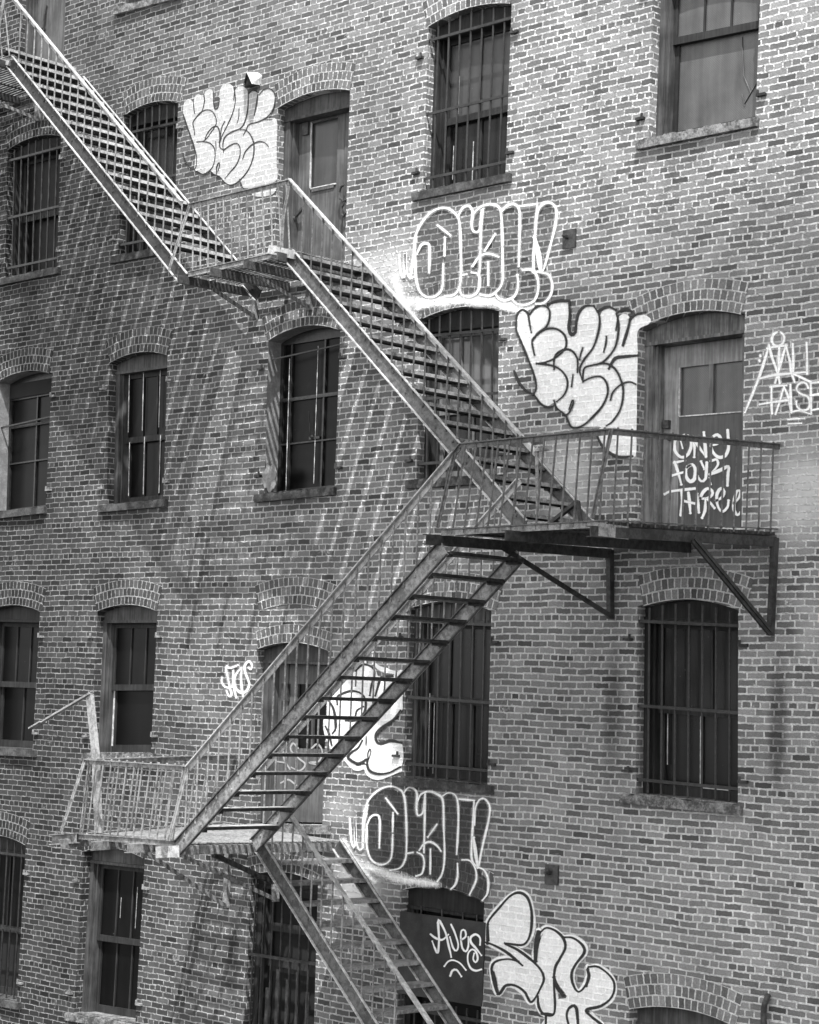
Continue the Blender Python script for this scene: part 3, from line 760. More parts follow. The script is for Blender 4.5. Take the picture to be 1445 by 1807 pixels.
def landing(label, P, rail, nbars, beams, bar_m='grate', beam_m='steel_dark', out=.22, bw=.034, bh=.009):
    """P: outer-left, outer-right, wall-right, wall-left corners of the deck top"""
    f = empty('landing', (P[0] + P[2]) / 2, fe); f['label'] = label
    OL, OR, WR, WL = P
    mb = MB()
    for i in range(nbars):
        t = (i + .5) / nbars; a = OL.lerp(WL, t); b = OR.lerp(WR, t); mb.bar(a - V(0, 0, .010), b - V(0, 0, .010), bw, bh)
    mb.build('grating', M[bar_m], f)
    for t in beams:
        a = OL.lerp(OR, t); b = WL.lerp(WR, t); d = (a - b).normalized()
        mb = MB(); mb.bar(a + d * out - V(0, 0, .085), b - V(0, 0, .085), .010, .09); mb.bar(a + d * out - V(0, 0, .042) - V(.025, 0, 0), b - V(0, 0, .042) - V(.025, 0, 0), .04, .008); mb.bar(a + d * out - V(0, 0, .127) - V(.025, 0, 0), b - V(0, 0, .127) - V(.025, 0, 0), .04, .008)
        mb.build('beam', M[beam_m], f)
    mb = MB(); mb.bar(OL - V(0, 0, .02), OR - V(0, 0, .02), .012, .05); mb.bar(OL - V(0, -.02, .0), OR - V(0, -.02, .0), .05, .010); mb.build('edge_angle', M['steel'], f)
    mb = MB()
    for t in np.linspace(.12, .88, 5): mb.bar(OL.lerp(OR, t) - V(0, 0, .03), WL.lerp(WR, t) - V(0, 0, .03), .012, .016)
    mb.build('spacer_rods', M['steel_dark'], f)
    return f

def railing(f, pts, base, n_each, m='steel', braces=(), top_m=None):
    """pts: polyline of the top rail; base: matching points at deck level"""
    mb = MB()
    for a, b in zip(pts[:-1], pts[1:]):
        mb.bar(a, b, .045, .011); mb.bar(a - V(0, 0, .026) + V(0, .004, 0), b - V(0, 0, .026) + V(0, .004, 0), .010, .045)
    mb.build('top_rail', M[top_m or m], f)
    mb = MB()
    for a, b in zip(base[:-1], base[1:]): mb.bar(a + V(0, 0, .012), b + V(0, 0, .012), .04, .010)
    mb.build('bottom_rail', M[m], f)
    for (a, b), (c, d), n in zip(zip(pts[:-1], pts[1:]), zip(base[:-1], base[1:]), n_each):
        for i in range(n):
            t = (i + .5) / n; mb = MB(); p = a.lerp(b, t); q = c.lerp(d, t)
            mb.tube([q - V(0, 0, .03), q.lerp(p, .5), p - V(0, 0, .01)], .0095, 6); mb.ball(q + V(0, 0, .012), .017, 6); mb.ball(p + V(0, 0, .008), .014, 6)
            mb.build('baluster', M[m], f)
    for br in braces:
        mb = MB()
        for a, b in zip(br[:-1], br[1:]): mb.bar(a, b, .032, .010, (1, 0, 0)); mb.bar(a + V(.012, 0, 0), b + V(.012, 0, 0), .008, .03, (1, 0, 0))
        mb.build('brace', M[m], f)

def bracket(f, wt, wb, ot, m='steel_dark', w=.045):
    """wall post from wt down to wb, strut from wb out to ot"""
    mb = MB(); mb.bar(wt + V(0, -.03, 0), wb + V(0, -.03, -.03), .07, .05); mb.build('wall_post', M[m], f)
    mb = MB(); mb.bar(wb + V(0, -.06, 0), ot, .012, w, (1, 0, 0)); mb.bar(wb + V(.02, -.06, 0), ot + V(.02, 0, 0), w, .010, (1, 0, 0)); mb.build('strut', M[m], f)

# --- landing of the fourth floor (upper left centre)
OLp = at(333, 482, YO); ORp = L2.A.copy() + V(.0, 0, 0); zD = (OLp.z + ORp.z) / 2
WRp = at(641, 470); WLp = at(455, 506)
P = [V(OLp.x, YO, OLp.z), V(ORp.x, YO, ORp.z), V(WRp.x, -.01, WRp.z), V(WLp.x, -.01, WLp.z)]
f = landing('grated landing seen from below in front of the wooden door', P, None, 18, (.0, .32, .64, .95), 'grate', 'steel_mid', bw=.04)
tl, tr = at(335, 360, YO), at(512, 317, YO)
railing(f, [tl, tr], [P[0] + V(.0, 0, 0), P[1]], [13], braces=([tl, at(298, 477, YO - .12)], [tr, at(499, 385, YO - .05), at(496, 446, YO - .02)]))
w1 = at(455, 509); bracket(f, w1, at(453, 560), P[0].lerp(P[3], .33) - V(0, 0, .13), m='steel'); 
wb = at(549, 543); bracket(f, V(wb.x, 0, WLp.z - .1), wb, P[0].lerp(P[1], .5).lerp(P[3].lerp(P[2], .5), .25) - V(0, 0, .13), m='steel')
mb = MB(); mb.bar(at(475, 440, YO - .02), at(521, 450, YO - .02), .03, .09); mb.build('outrigger', M['steel_pale'], f)

# --- top landing (upper left corner)
A5r = L1.A.copy(); WR5 = at(129, 131); zz = A5r.z
P = [V(-9.4, YO, zz), V(A5r.x, YO, zz), V(WR5.x, -.01, WR5.z), V(-9.6, -.01, zz + .06)]
f = landing('highest grated landing cut by the left edge', P, None, 18, (.2, .6, .96), 'grate', 'steel_mid', bw=.04)
tl, tr = V(-9.4, YO, zz + .72), at(10, -22, YO)
railing(f, [tl, tr], [P[0], P[1]], [22], braces=([tr, at(-3, 55, YO - .1)],))
wb = at(69, 211); bracket(f, V(wb.x, 0, zz - .05), wb, V(wb.x - .1, -1.0, zz - .12), m='steel'); wb = at(-60, 205); bracket(f, V(wb.x, 0, zz - .05), wb, V(wb.x - .1, -1.0, zz - .12), m='steel')
mb = MB(); mb.bar(at(-10, 106, YO - .02), at(17, 112, YO - .02), .03, .06); mb.build('outrigger', M['steel_pale'], f)

# --- right landing
ol, orr = at(800, 936, YE), at(1047, 922, YE); wr, wl = at(1371, 940), at(1080, 962)
P = [V(wl.x + .02, YE, ol.z), V(wr.x - .02, YE, orr.z), V(wr.x, -.01, wr.z), V(wl.x, -.01, wl.z)]
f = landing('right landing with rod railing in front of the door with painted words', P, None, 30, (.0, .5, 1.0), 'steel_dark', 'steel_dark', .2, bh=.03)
ra, rb, rc = at(812, 783, YE), at(1078, 757, YE), at(1375, 784, -.02)
railing(f, [at(802, 797, YE), ra, rb, rc], [P[0], P[0] + V(.06, 0, 0), P[1], P[2] + V(0, 0, .02)], [0, 13, 13], 'steel_mid', braces=([at(802, 798, YE), at(771, 931, YE - .18)], [rb, at(1044, 915, YE - .15)]))
bracket(f, V(wr.x, 0, wr.z - .05), at(1363, 1116), P[1].lerp(P[2], .48) - V(0, 0, .1), w=.075); bracket(f, V(wl.x, 0, wl.z - .05), at(1081, 1087), P[0].lerp(P[3], .32) - V(0, 0, .1), w=.05)
mb = MB(); mb.bar(P[1] + V(0, -.1, -.07), P[1] + V(0, .3, -.07), .012, .11); mb.build('end_plate', M['steel'], f)
mb = MB(); mb.bar(P[0] + V(.35, .9, .03), P[0] + V(.75, 1.0, .33), .06, .03); mb.bar(P[0] + V(.75, 1.0, .33), P[0] + V(.8, 1.02, .02), .05, .03); mb.build('bent_plate', M['steel_dark'], f)

# --- lower left landing
ol = at(134, 1473, YE); wl = at(398, 1452); re = L3.B
P = [V(ol.x, YE, ol.z), V(re.x + .12, YE, re.z + .0), at(601, 1482, -.01), V(wl.x, -.01, wl.z)]
zav = ol.z; P = [V(p.x, p.y, p.z) for p in P]
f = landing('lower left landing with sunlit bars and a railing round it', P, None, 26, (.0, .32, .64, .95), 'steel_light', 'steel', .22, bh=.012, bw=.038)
ra, rb, rc = at(415, 1332, -.02), at(150, 1340, YE), at(331, 1352, YE)
railing(f, [ra, rb, rc], [P[3], P[0], P[1] - V(.1, 0, 0)], [13, 13], 'steel', braces=([rb, at(107, 1470, YE - .2)], [rc, at(297, 1484, YE - .12)]))
wb = at(402, 1597); bracket(f, V(wb.x, 0, wl.z - .05), wb, P[0].lerp(P[3], .35) - V(0, 0, .13), 'steel')
wb = at(490, 1586); bracket(f, at(489, 1560), wb, P[0].lerp(P[1], .55).lerp(P[3].lerp(P[2], .55), .22) - V(0, 0, .13), 'steel')
mb = MB(); mb.bar(at(376, 1508, -1.3), at(481, 1556, -.05), .04, .05); mb.build('strut', M['steel_dark'], f)
mb = MB(); mb.bar(at(92, 1473, YE - .1), at(135, 1470, YE - .05), .10, .012); mb.bar(at(92, 1490, YE - .1), at(135, 1487, YE - .05), .10, .012); mb.bar(at(92, 1481, YE - .1), at(135, 1479, YE - .05), .012, .1); mb.build('outrigger', M['steel'], f)
mb = MB(); a = at(276, 1504, YE - .12); b = at(315, 1502, YE - .12); mb.bar(a, b, .02, .115); mb.build('end_plate', M['steel_pale'], f)

# --- broken angle iron left hanging over the lower landing
mb = MB(); yy = -2.2
pts = [at(158, 1224, yy), at(169, 1335, yy), at(174, 1470, yy)]
for a, b in zip(pts[:-1], pts[1:]): mb.bar(a - V(.03, 0, 0), b - V(.03, 0, 0), .075, .010, (0, 1, 0)); mb.bar(a + V(.012, .02, 0), b + V(.012, .02, 0), .012, .05, (0, 1, 0))
a, b = at(160, 1224, yy), at(58, 1284, yy)
mb.bar(a, b, .012, .05, (0, 1, 0)); d = (b - a).normalized(); mb.bar(a + V(0, .02, .02), b - d * .25 + V(0, .02, .02), .05, .010)
mb.bar(b - d * .2, b + d * .02, .016, .10, (0, 1, 0))
o = mb.build('broken_angle_iron', M['steel_light'], fe); o['label'] = 'bent broken angle iron sticking up and left above the lower landing'
# ------------------------------------------------------------------ spray paint on the wall
def smooth_pts(pts, step=3.0):
    pts = [np.array(p, float) for p in pts]
    if len(pts) == 2: 
        n = max(2, int(np.linalg.norm(pts[1] - pts[0]) / step)); return [pts[0] + (pts[1] - pts[0]) * i / n for i in range(n + 1)]
    out = []
    P_ = [2 * pts[0] - pts[1]] + pts + [2 * pts[-1] - pts[-2]]
    for i in range(1, len(P_) - 2):
        a, b, c, d = P_[i - 1:i + 3]; n = max(2, int(np.linalg.norm(c - b) / step))
        for k in range(n):
            t = k / n; out.append(.5 * ((2 * b) + (c - a) * t + (2 * a - 5 * b + 4 * c - d) * t * t + (3 * b - a - 3 * c + d) * t ** 3))
    out.append(pts[-1]); return out

def stroke(mb, pts, width, y, seed=0):
    """ribbon along px polyline; uv.v = -1..1 across"""
    c = smooth_pts(pts); n = len(c); r = random.Random(seed)
    L = []; R_ = []; ph = r.uniform(0, 6)
    for i in range(n):
        d = c[min(i + 1, n - 1)] - c[max(i - 1, 0)]; l = np.linalg.norm(d); d = d / l if l > 1e-6 else np.array([1., 0]); nn = np.array([-d[1], d[0]])
        w = width / 2 * (1 + .13 * math.sin(i * .35 + ph) + .14 * math.sin(i * .11 + 2 * ph)) * (.72 + .28 * min(1, min(i, n - 1 - i) / 5)); L.append(c[i] + nn * w); R_.append(c[i] - nn * w)
    def W3(p): return at(p[0], p[1], y)
    for i in range(n - 1):
        u0, u1 = i * .1, (i + 1) * .1
        for side in (L, R_):
            mb.face([W3(c[i]), W3(c[i + 1]), W3(side[i + 1]), W3(side[i])], [(u0, 0), (u1, 0), (u1, 1), (u0, 1)])
    for i, j in ((0, 1), (n - 1, n - 2)):
        d = c[i] - c[j]; a0 = math.atan2(d[1], d[0]); w = width / 2; m = 6
        arc = [c[i] + w * np.array([math.cos(a0 + t), math.sin(a0 + t)]) for t in np.linspace(-math.pi / 2, math.pi / 2, m + 1)]
        for k in range(m): mb.face([W3(c[i]), W3(arc[k]), W3(arc[k + 1])], [(0, 0), (0, 1), (0, 1)])

def fill(mb, pts, y, smooth=True):
    c = smooth_pts(list(pts) + [pts[0]], 4.0)[:-1] if smooth else [np.array(p, float) for p in pts]
    for t in tessellate_polygon([[Vector((p[0], p[1], 0)) for p in c]]): mb.face([at(c[i][0], c[i][1], y) for i in t], [(0, 0)] * 3)

class Tag:
    def __init__(s, name, label, ox, oy, sc, y0=-.008, parent=None, piece='paint'):
        s.ox, s.oy, s.sc, s.y = ox, oy, sc, y0; s.parent = parent or bld; s.name = name; s.label = label; s.root = None; s.seed = 0
    def tr(s, pts): return [(s.ox + p[0] / s.sc, s.oy + p[1] / s.sc) for p in pts]
    def add(s, mat, name, strokes=(), fills=(), width=10, mist=None):
        if mist: s.add(mist, 'paint_mist', [q[1:] if isinstance(q[0], (int, float)) else q for q in strokes], (), width * 2.3)
        mb = MB()
        for q in fills: fill(mb, s.tr(q), s.y)
        for k, q in enumerate(strokes):
            w = width
            if isinstance(q[0], (int, float)): w, q = q[0], q[1:]
            s.seed += 1; stroke(mb, s.tr(q), w / s.sc, s.y - .00012 * k, s.seed)
        s.y -= .003
        par = s.root or s.parent
        o = mb.build(s.name if s.root is None else name, M[mat], par, fix=False)
        if s.root is None: s.root = o; o['label'] = s.label
        return o

# left throw-up beside the wooden door
t = Tag('graffiti', 'white bubble throw-up with thin black outlines beside the wooden upper door', 300, 120, 4.4545)
t.add('p_fill_sun', 'paint_fill', fills=[[(104, 360), (104, 300), (125, 255), (160, 245), (182, 270), (195, 225), (225, 205), (262, 225), (275, 190), (310, 165), (340, 190), (345, 290), (355, 328), (375, 325), (385, 290), (390, 190), (410, 140), (450, 120), (490, 140), (508, 180), (530, 150), (570, 145), (605, 170), (620, 200), (640, 180), (670, 175), (692, 200), (720, 175), (770, 160), (810, 180), (828, 230), (820, 300), (790, 350), (765, 395), (838, 410), (838, 600), (838, 760), (838, 880), (740, 915), (640, 938), (570, 940), (545, 885), (500, 915), (460, 915), (430, 895), (390, 850), (350, 840), (310, 810), (290, 830), (255, 835), (215, 810), (190, 790), (200, 700), (190, 600), (150, 510), (120, 420)],
      [(610, 945), (650, 1000), (700, 1012), (770, 1005), (820, 980), (838, 900), (700, 925)]])
t.add('p_black', 'paint_outline', width=11, strokes=[
    [(104, 365), (125, 430), (160, 530), (190, 620), (208, 700), (205, 770), (185, 798), (150, 780), (115, 720), (100, 670)], [(183, 250), (186, 310), (192, 355)],
    [(265, 205), (270, 260), (250, 340), (205, 390), (180, 430), (188, 480), (193, 525)], [(195, 400), (240, 350), (290, 328), (335, 345), (362, 400), (358, 450), (330, 495), (270, 570), (210, 580)],
    [(275, 560), (290, 520), (330, 470), (370, 460), (388, 500), (390, 555)], [(210, 582), (270, 580), (320, 595), (350, 640), (352, 710), (335, 775), (300, 815), (255, 835), (215, 812)],
    [(340, 190), (342, 280), (355, 328), (380, 300), (388, 240)], [(500, 150), (512, 220), (510, 280), (490, 360), (450, 450), (410, 530), (390, 590), (392, 625), (415, 640)],
    [(430, 420), (405, 470), (395, 540), (385, 590)], [(505, 195), (500, 250)], [(541, 325), (540, 380), (527, 430)],
    [(615, 190), (612, 300), (600, 380), (580, 440), (550, 475), (480, 505), (430, 545), (415, 600), (420, 665)], [14, (620, 200), (650, 175), (690, 190)], [14, (690, 210), (680, 280), (662, 370)],
    [(700, 210), (730, 175), (775, 160), (815, 190), (826, 240), (810, 320), (770, 380), (700, 420), (620, 445), (600, 480), (578, 525)], [(800, 405), (740, 405)],
    [(550, 485), (600, 490), (640, 540), (658, 600), (655, 690), (620, 790), (560, 870), (500, 915), (455, 915), (410, 880), (385, 850), (350, 838), (310, 805)],
    [(420, 645), (470, 610), (520, 592), (548, 620), (548, 690), (520, 760), (470, 820), (430, 870)], [(570, 715), (590, 660), (640, 605), (700, 578), (750, 590), (775, 620)],
    [(358, 580), (362, 640)], [(365, 830), (365, 780), (385, 742), (388, 770), (375, 810)], [(545, 875), (570, 940)]])

# right throw-up beside the door of the right landing
t = Tag('graffiti', 'white bubble throw-up with bold black outlines left of the right-hand door', 890, 520, 3.769)
t.add('p_fill', 'paint_fill', fills=[[(78, 240), (80, 160), (110, 105), (140, 105), (165, 140), (185, 95), (240, 70), (290, 90), (310, 65), (370, 50), (430, 55), (440, 130), (430, 210), (445, 260), (470, 245), (485, 150), (520, 80), (570, 70), (610, 90), (630, 150), (650, 110), (700, 95), (745, 120), (755, 150), (790, 125), (830, 145), (835, 180), (870, 145), (930, 135), (972, 162), (960, 195), (888, 242), (886, 400), (882, 600), (878, 880), (870, 1075), (800, 1080), (730, 1070), (680, 1030), (640, 990), (615, 920), (640, 880), (520, 880), (450, 880), (420, 830), (400, 795), (350, 760), (330, 720), (280, 745), (230, 715), (200, 670), (210, 600), (190, 510), (150, 400), (110, 300)]])
t.add('p_black', 'paint_outline', width=15, mist='p_dglow', strokes=[
    [(78, 200), (85, 130), (120, 100), (155, 125), (165, 180), (178, 250)], [(170, 130), (200, 90), (250, 72), (295, 95), (300, 150), (280, 210), (220, 265), (185, 300), (190, 360), (200, 400)],
    [(78, 200), (80, 240), (105, 300), (150, 410), (185, 500), (208, 580), (208, 640), (190, 662)], [22, (190, 662), (150, 645), (100, 590), (65, 510)],
    [(190, 300), (230, 250), (290, 225), (350, 230), (400, 270), (412, 330), (390, 375), (330, 425), (270, 450), (215, 458)], [(215, 458), (280, 465), (350, 485), (400, 530), (420, 590), (400, 660), (350, 710)],
    [(330, 495), (330, 430), (350, 390), (400, 365), (450, 375), (485, 430), (485, 515)], [22, (430, 60), (435, 130), (428, 220), (445, 268), (470, 250), (480, 170), (500, 110), (540, 75), (590, 75)],
    [(600, 85), (630, 140), (628, 230), (590, 350), (530, 430), (500, 500), (522, 580)], [(520, 355), (505, 400), (500, 430)], [(745, 130), (760, 200), (745, 320), (710, 390), (650, 450), (580, 470), (530, 490), (520, 560)],
    [(755, 150), (742, 235)], [(678, 280), (675, 320), (660, 380)], [24, (838, 150), (820, 230), (788, 335)], [22, (835, 165), (880, 130), (935, 118)], [24, (883, 405), (800, 412), (735, 425), (695, 490)],
    [(640, 458), (690, 462), (740, 500), (775, 570), (790, 650), (770, 760), (720, 840), (680, 870)], [(525, 575), (580, 550), (640, 545), (680, 590), (685, 660), (650, 740), (590, 810), (520, 870), (450, 882), (420, 830), (405, 800), (350, 755), (330, 705)],
    [(405, 800), (430, 785), (460, 715), (450, 705), (430, 760)], [(455, 535), (446, 610)], [(705, 700), (720, 650), (770, 600), (830, 580), (872, 595)], [20, (610, 920), (640, 990), (690, 1045), (760, 1078), (850, 1075)],
    [(200, 670), (240, 725), (290, 748), (335, 735)], [26, (290, 62), (360, 42), (430, 42)], [24, (620, 110), (640, 100), (690, 80), (740, 100)], [24, (750, 120), (800, 95), (840, 110)]])

AKH_U = dict(o=[[(110, 470), (130, 350), (135, 250), (170, 170), (230, 105), (300, 85), (350, 110), (380, 160), (388, 300), (390, 450), (380, 530), (350, 570), (300, 580)],
    [(135, 350), (140, 480), (160, 550), (200, 582), (250, 575), (285, 530), (292, 400)], [(145, 340), (170, 290), (205, 285), (215, 320), (212, 445)], [(260, 183), (330, 238)], [(300, 252), (298, 350)],
    [(45, 350), (55, 450), (72, 470), (78, 340), (85, 430), (105, 480), (125, 470)], [(375, 130), (400, 85), (435, 75), (455, 110), (450, 180), (460, 215), (490, 215), (505, 150), (515, 90)],
    [(450, 170), (460, 120), (500, 80), (550, 65), (600, 80), (615, 130), (620, 250), (622, 400), (620, 500), (590, 550), (550, 575), (500, 570)], [(505, 100), (500, 250), (495, 420), (490, 460)], [(580, 232), (522, 325)],
    [(455, 410), (490, 360), (540, 340), (598, 358)], [(542, 388), (542, 515)], [(395, 460), (420, 455)], [(450, 445), (485, 455), (495, 500), (480, 555), (440, 580), (395, 570), (380, 530)],
    [(620, 100), (650, 70), (690, 65), (715, 100), (718, 200), (712, 410)], [(705, 460), (708, 520), (690, 575), (640, 600), (600, 590), (580, 560)], [(718, 75), (810, 65)], [(815, 75), (805, 200), (795, 420), (830, 440)],
    [(805, 230), (815, 120), (840, 70), (885, 55), (920, 90), (918, 170), (890, 290), (850, 430), (830, 445)], [30, (800, 250), (820, 330), (835, 440)], [(735, 432), (780, 430), (815, 470), (820, 540), (800, 600), (750, 625), (700, 620), (680, 600)],
    [(835, 445), (880, 460), (900, 520), (885, 580), (850, 615), (810, 620)]])
t = Tag('graffiti', 'upper set of hollow white-outlined bubble letters above the arched window behind the stair', 690, 340, 3.1613)
t.add('p_dark_thin', 'paint_fill', fills=[[(140, 300), (170, 170), (230, 105), (300, 90), (380, 150), (435, 80), (460, 110), (550, 70), (610, 110), (690, 70), (715, 90), (810, 80), (880, 60), (918, 100), (910, 200), (850, 430), (900, 500), (870, 600), (750, 625), (620, 600), (500, 575), (400, 575), (300, 580), (200, 580), (150, 520)]])
t.add('p_haze', 'overspray', width=95, strokes=[[(95, 610), (200, 615), (300, 605), (450, 600), (600, 610)], [60, (90, 605), (250, 600), (450, 595), (600, 610), (720, 640)], [60, (150, 640), (250, 610)], [100, (20, 480), (60, 600), (110, 680)], [50, (560, 610), (640, 640), (720, 655), (790, 640)], [34, (110, 480), (125, 360), (140, 250)]])
t.add('p_glow', 'paint_mist', width=34, strokes=[q[1:] if isinstance(q[0], int) else q for q in AKH_U['o']])
t.add('p_white', 'paint_outline', width=15, strokes=AKH_U['o'])

t = Tag('graffiti', 'lower set of hollow white-outlined bubble letters above the boarded window', 600, 1370, 3.5)
t.add('p_dark', 'paint_fill', fills=[[(150, 300), (180, 150), (230, 90), (300, 65), (400, 120), (450, 75), (480, 110), (550, 92), (630, 140), (680, 105), (730, 140), (825, 150), (890, 140), (928, 190), (860, 550), (915, 650), (885, 765), (690, 690), (600, 650), (500, 640), (400, 590), (300, 570), (200, 530)]])
t.add('p_haze', 'overspray', width=80, strokes=[[(90, 545), (200, 570), (330, 620), (430, 650)], [(90, 545), (160, 560), (260, 590), (360, 630), (480, 650), (590, 665)], [70, (20, 400), (80, 500), (150, 580), (210, 650)], [34, (140, 440), (148, 300), (170, 180)]])
t.add('p_white', 'paint_outline', width=15, mist='p_glow', strokes=[
    [(140, 400), (148, 240), (175, 150), (230, 90), (300, 62), (360, 75), (395, 120), (408, 250), (410, 450), (400, 520), (370, 565), (310, 580)], [(165, 300), (165, 430), (190, 510), (240, 545), (290, 535), (318, 490), (325, 360)],
    [(165, 300), (190, 250), (225, 238), (245, 270), (243, 440)], [(283, 135), (355, 230)], [(327, 225), (325, 340)], [(60, 260), (70, 400), (90, 430), (92, 255), (100, 400), (120, 455), (140, 440)],
    [(395, 100), (420, 70), (455, 75), (475, 110), (472, 200), (480, 240), (510, 225), (522, 150), (525, 100)], [(480, 150), (500, 110), (550, 92), (600, 110), (635, 150), (640, 300), (645, 500), (630, 600), (600, 650)],
    [(525, 110), (522, 300), (518, 470)], [(597, 298), (542, 375)], [(490, 455), (520, 415), (560, 405), (600, 430), (622, 460)], [(558, 450), (557, 600)], [(415, 475), (450, 470)], [(478, 470), (510, 490), (520, 540), (505, 600), (470, 615)],
    [(635, 120), (670, 100), (710, 115), (728, 170), (730, 300), (720, 480)], [(725, 540), (725, 620), (710, 670), (685, 695)], [(735, 140), (825, 148)], [(828, 150), (820, 300), (812, 500), (845, 560)],
    [(830, 300), (835, 200), (860, 145), (895, 140), (925, 190), (915, 280), (880, 430), (855, 560)], [28, (825, 380), (838, 480), (850, 560)], [(755, 515), (800, 520), (835, 570), (840, 640), (800, 730)], [(850, 560), (890, 580), (915, 640), (910, 720), (880, 765)]])

# lower right piece
t = Tag('graffiti', 'large white block letters with thick dark shading at the bottom beside the board', 840, 1560, 3.6296)
outl = [[(80, 360), (75, 250), (150, 150), (220, 75), (280, 55), (330, 90), (355, 180), (352, 290), (330, 360), (290, 390), (185, 378)], [(50, 370), (110, 390), (200, 440), (295, 520)],
        [(190, 385), (280, 430), (390, 520), (432, 590), (420, 650), (355, 755), (310, 690), (250, 650), (190, 650), (140, 700), (100, 560), (120, 500), (200, 480), (270, 495)],
        [(410, 310), (450, 280), (510, 300), (560, 350), (570, 410), (535, 480), (505, 540), (498, 640), (505, 780), (490, 840), (430, 830), (400, 780), (395, 720)],
        [(560, 340), (620, 345), (680, 390), (692, 440), (640, 510), (612, 570), (620, 640), (655, 690), (700, 650), (722, 590), (715, 540)],
        [(720, 530), (780, 530), (850, 580), (885, 640), (870, 720), (800, 780), (705, 805), (740, 850), (800, 897), (840, 940)]]
t.add('p_white', 'paint_glow', width=56, strokes=[list(q) for q in outl] + [[(400, 300), (380, 400), (375, 500)]])
t.add('p_fill', 'paint_fill', fills=[[(85, 360), (80, 250), (150, 150), (230, 75), (280, 65), (320, 95), (350, 170), (350, 280), (330, 350), (300, 385), (180, 380), (230, 400), (330, 470), (430, 580), (420, 660), (355, 755), (300, 690), (230, 650), (150, 680), (115, 540), (120, 500), (200, 485), (270, 500), (200, 440), (100, 400)],
    [(440, 290), (500, 290), (550, 340), (570, 400), (540, 460), (510, 520), (495, 580), (500, 800), (440, 820), (405, 780), (410, 680), (440, 600), (395, 520), (400, 400)],
    [(560, 340), (620, 345), (680, 390), (695, 440), (640, 520), (620, 580), (640, 680), (720, 600), (720, 530), (790, 530), (860, 580), (885, 640), (870, 720), (800, 790), (710, 805), (770, 870), (830, 940), (440, 940), (450, 850), (510, 810), (520, 740), (580, 720), (500, 600), (510, 520), (570, 420)]])
t.add('p_black', 'paint_outline', width=20, strokes=outl + [[40, (398, 310), (384, 400), (380, 490)], [34, (500, 600), (520, 660), (555, 710)], [24, (600, 930), (580, 840), (600, 790), (640, 790), (655, 930)], [22, (447, 850), (445, 930)], [34, (108, 570), (125, 650), (140, 700)], [30, (705, 650), (722, 590), (715, 550)], [26, (75, 260), (72, 380)], [24, (420, 830), (490, 835)]])

# middle throw-up behind the crossing flight
t = Tag('graffiti', 'white bubble throw-up with thick black outlines seen between the treads of the crossing flight', 560, 1160, 5.575)
t.add('p_white', 'paint_glow', width=60, strokes=[[(280, 1000), (380, 1090), (470, 1080), (510, 1150), (620, 1180), (810, 1110)], [(560, 60), (620, 110), (760, 150)], [(330, 80), (460, 50)], [(80, 600), (90, 760), (140, 880)]])
t.add('p_fill', 'paint_fill', fills=[[(95, 430), (200, 330), (330, 160), (380, 80), (460, 60), (560, 100), (590, 170), (620, 190), (740, 180), (836, 130), (838, 420), (820, 540), (640, 690), (590, 760), (620, 840), (740, 815), (832, 850), (832, 1060), (700, 1140), (560, 1150), (500, 1080), (460, 1030), (380, 1040), (310, 990), (150, 880), (95, 700)]])
t.add('p_black', 'paint_outline', width=30, strokes=[[(115, 430), (155, 500), (175, 600), (178, 700), (150, 745)], [(195, 460), (195, 390), (260, 350), (340, 330), (420, 350), (465, 400), (475, 480), (450, 560), (370, 620), (280, 620)], [(375, 570), (390, 520), (450, 485)],
    [(375, 130), (430, 80), (480, 70), (550, 110), (560, 180), (530, 280), (515, 370)], [20, (375, 280), (380, 180), (380, 130)], [(570, 375), (600, 270), (630, 200), (740, 185)], [36, (815, 525), (750, 610), (640, 690), (580, 750), (580, 820), (620, 850), (720, 820), (825, 840)],
    [(440, 820), (400, 890), (340, 930), (300, 985), (380, 1040), (440, 1030), (490, 1000), (490, 1060), (520, 1120), (600, 1145), (700, 1135), (810, 1080)], [18, (500, 1000), (495, 950), (515, 900), (525, 930), (505, 1000)], [18, (480, 780), (478, 860)], [(80, 680), (110, 740), (140, 860)]])

# line tag on the right
t = Tag('graffiti', 'angular white line tag with a halo ring right of the painted-words door', 1300, 570, 6.131)
t.add('p_white', 'paint_line', width=33, mist='p_glow', strokes=[[(450, 95), (400, 120), (378, 180), (400, 235), (450, 250), (500, 215), (512, 150), (485, 108), (458, 97)], [(345, 240), (320, 340), (240, 590), (90, 965)], [(330, 275), (430, 255), (540, 245)], [(350, 240), (380, 370), (435, 520), (465, 650)],
    [(460, 260), (455, 400), (450, 520), (415, 645)], [(530, 240), (500, 350), (450, 520)], [(530, 240), (570, 400), (600, 560), (625, 635)], [(605, 230), (610, 400), (608, 560)], [(755, 215), (760, 400), (758, 550)], [(250, 600), (400, 565), (600, 545), (760, 530)], [(610, 550), (720, 600), (800, 640)],
    [(365, 690), (450, 680), (535, 675)], [(375, 690), (375, 850), (380, 980)], [(510, 690), (470, 830), (420, 985)], [(510, 690), (550, 780), (570, 850), (590, 965)], [(580, 670), (585, 850), (595, 960)], [(250, 880), (400, 855), (560, 835)],
    [(770, 700), (750, 655), (700, 645), (655, 680), (650, 730), (700, 770), (770, 800), (790, 870), (770, 930), (700, 945), (650, 900), (645, 850)], [(800, 640), (805, 980)], [(590, 965), (680, 950), (800, 985)], [(800, 650), (960, 630)], [(800, 785), (960, 760)], [(810, 945), (960, 915)],
    [26, (555, 1045), (730, 1030)], [20, (560, 1090), (700, 1085)], [36, (255, 353), (256, 358)], [36, (247, 405), (248, 411)]])
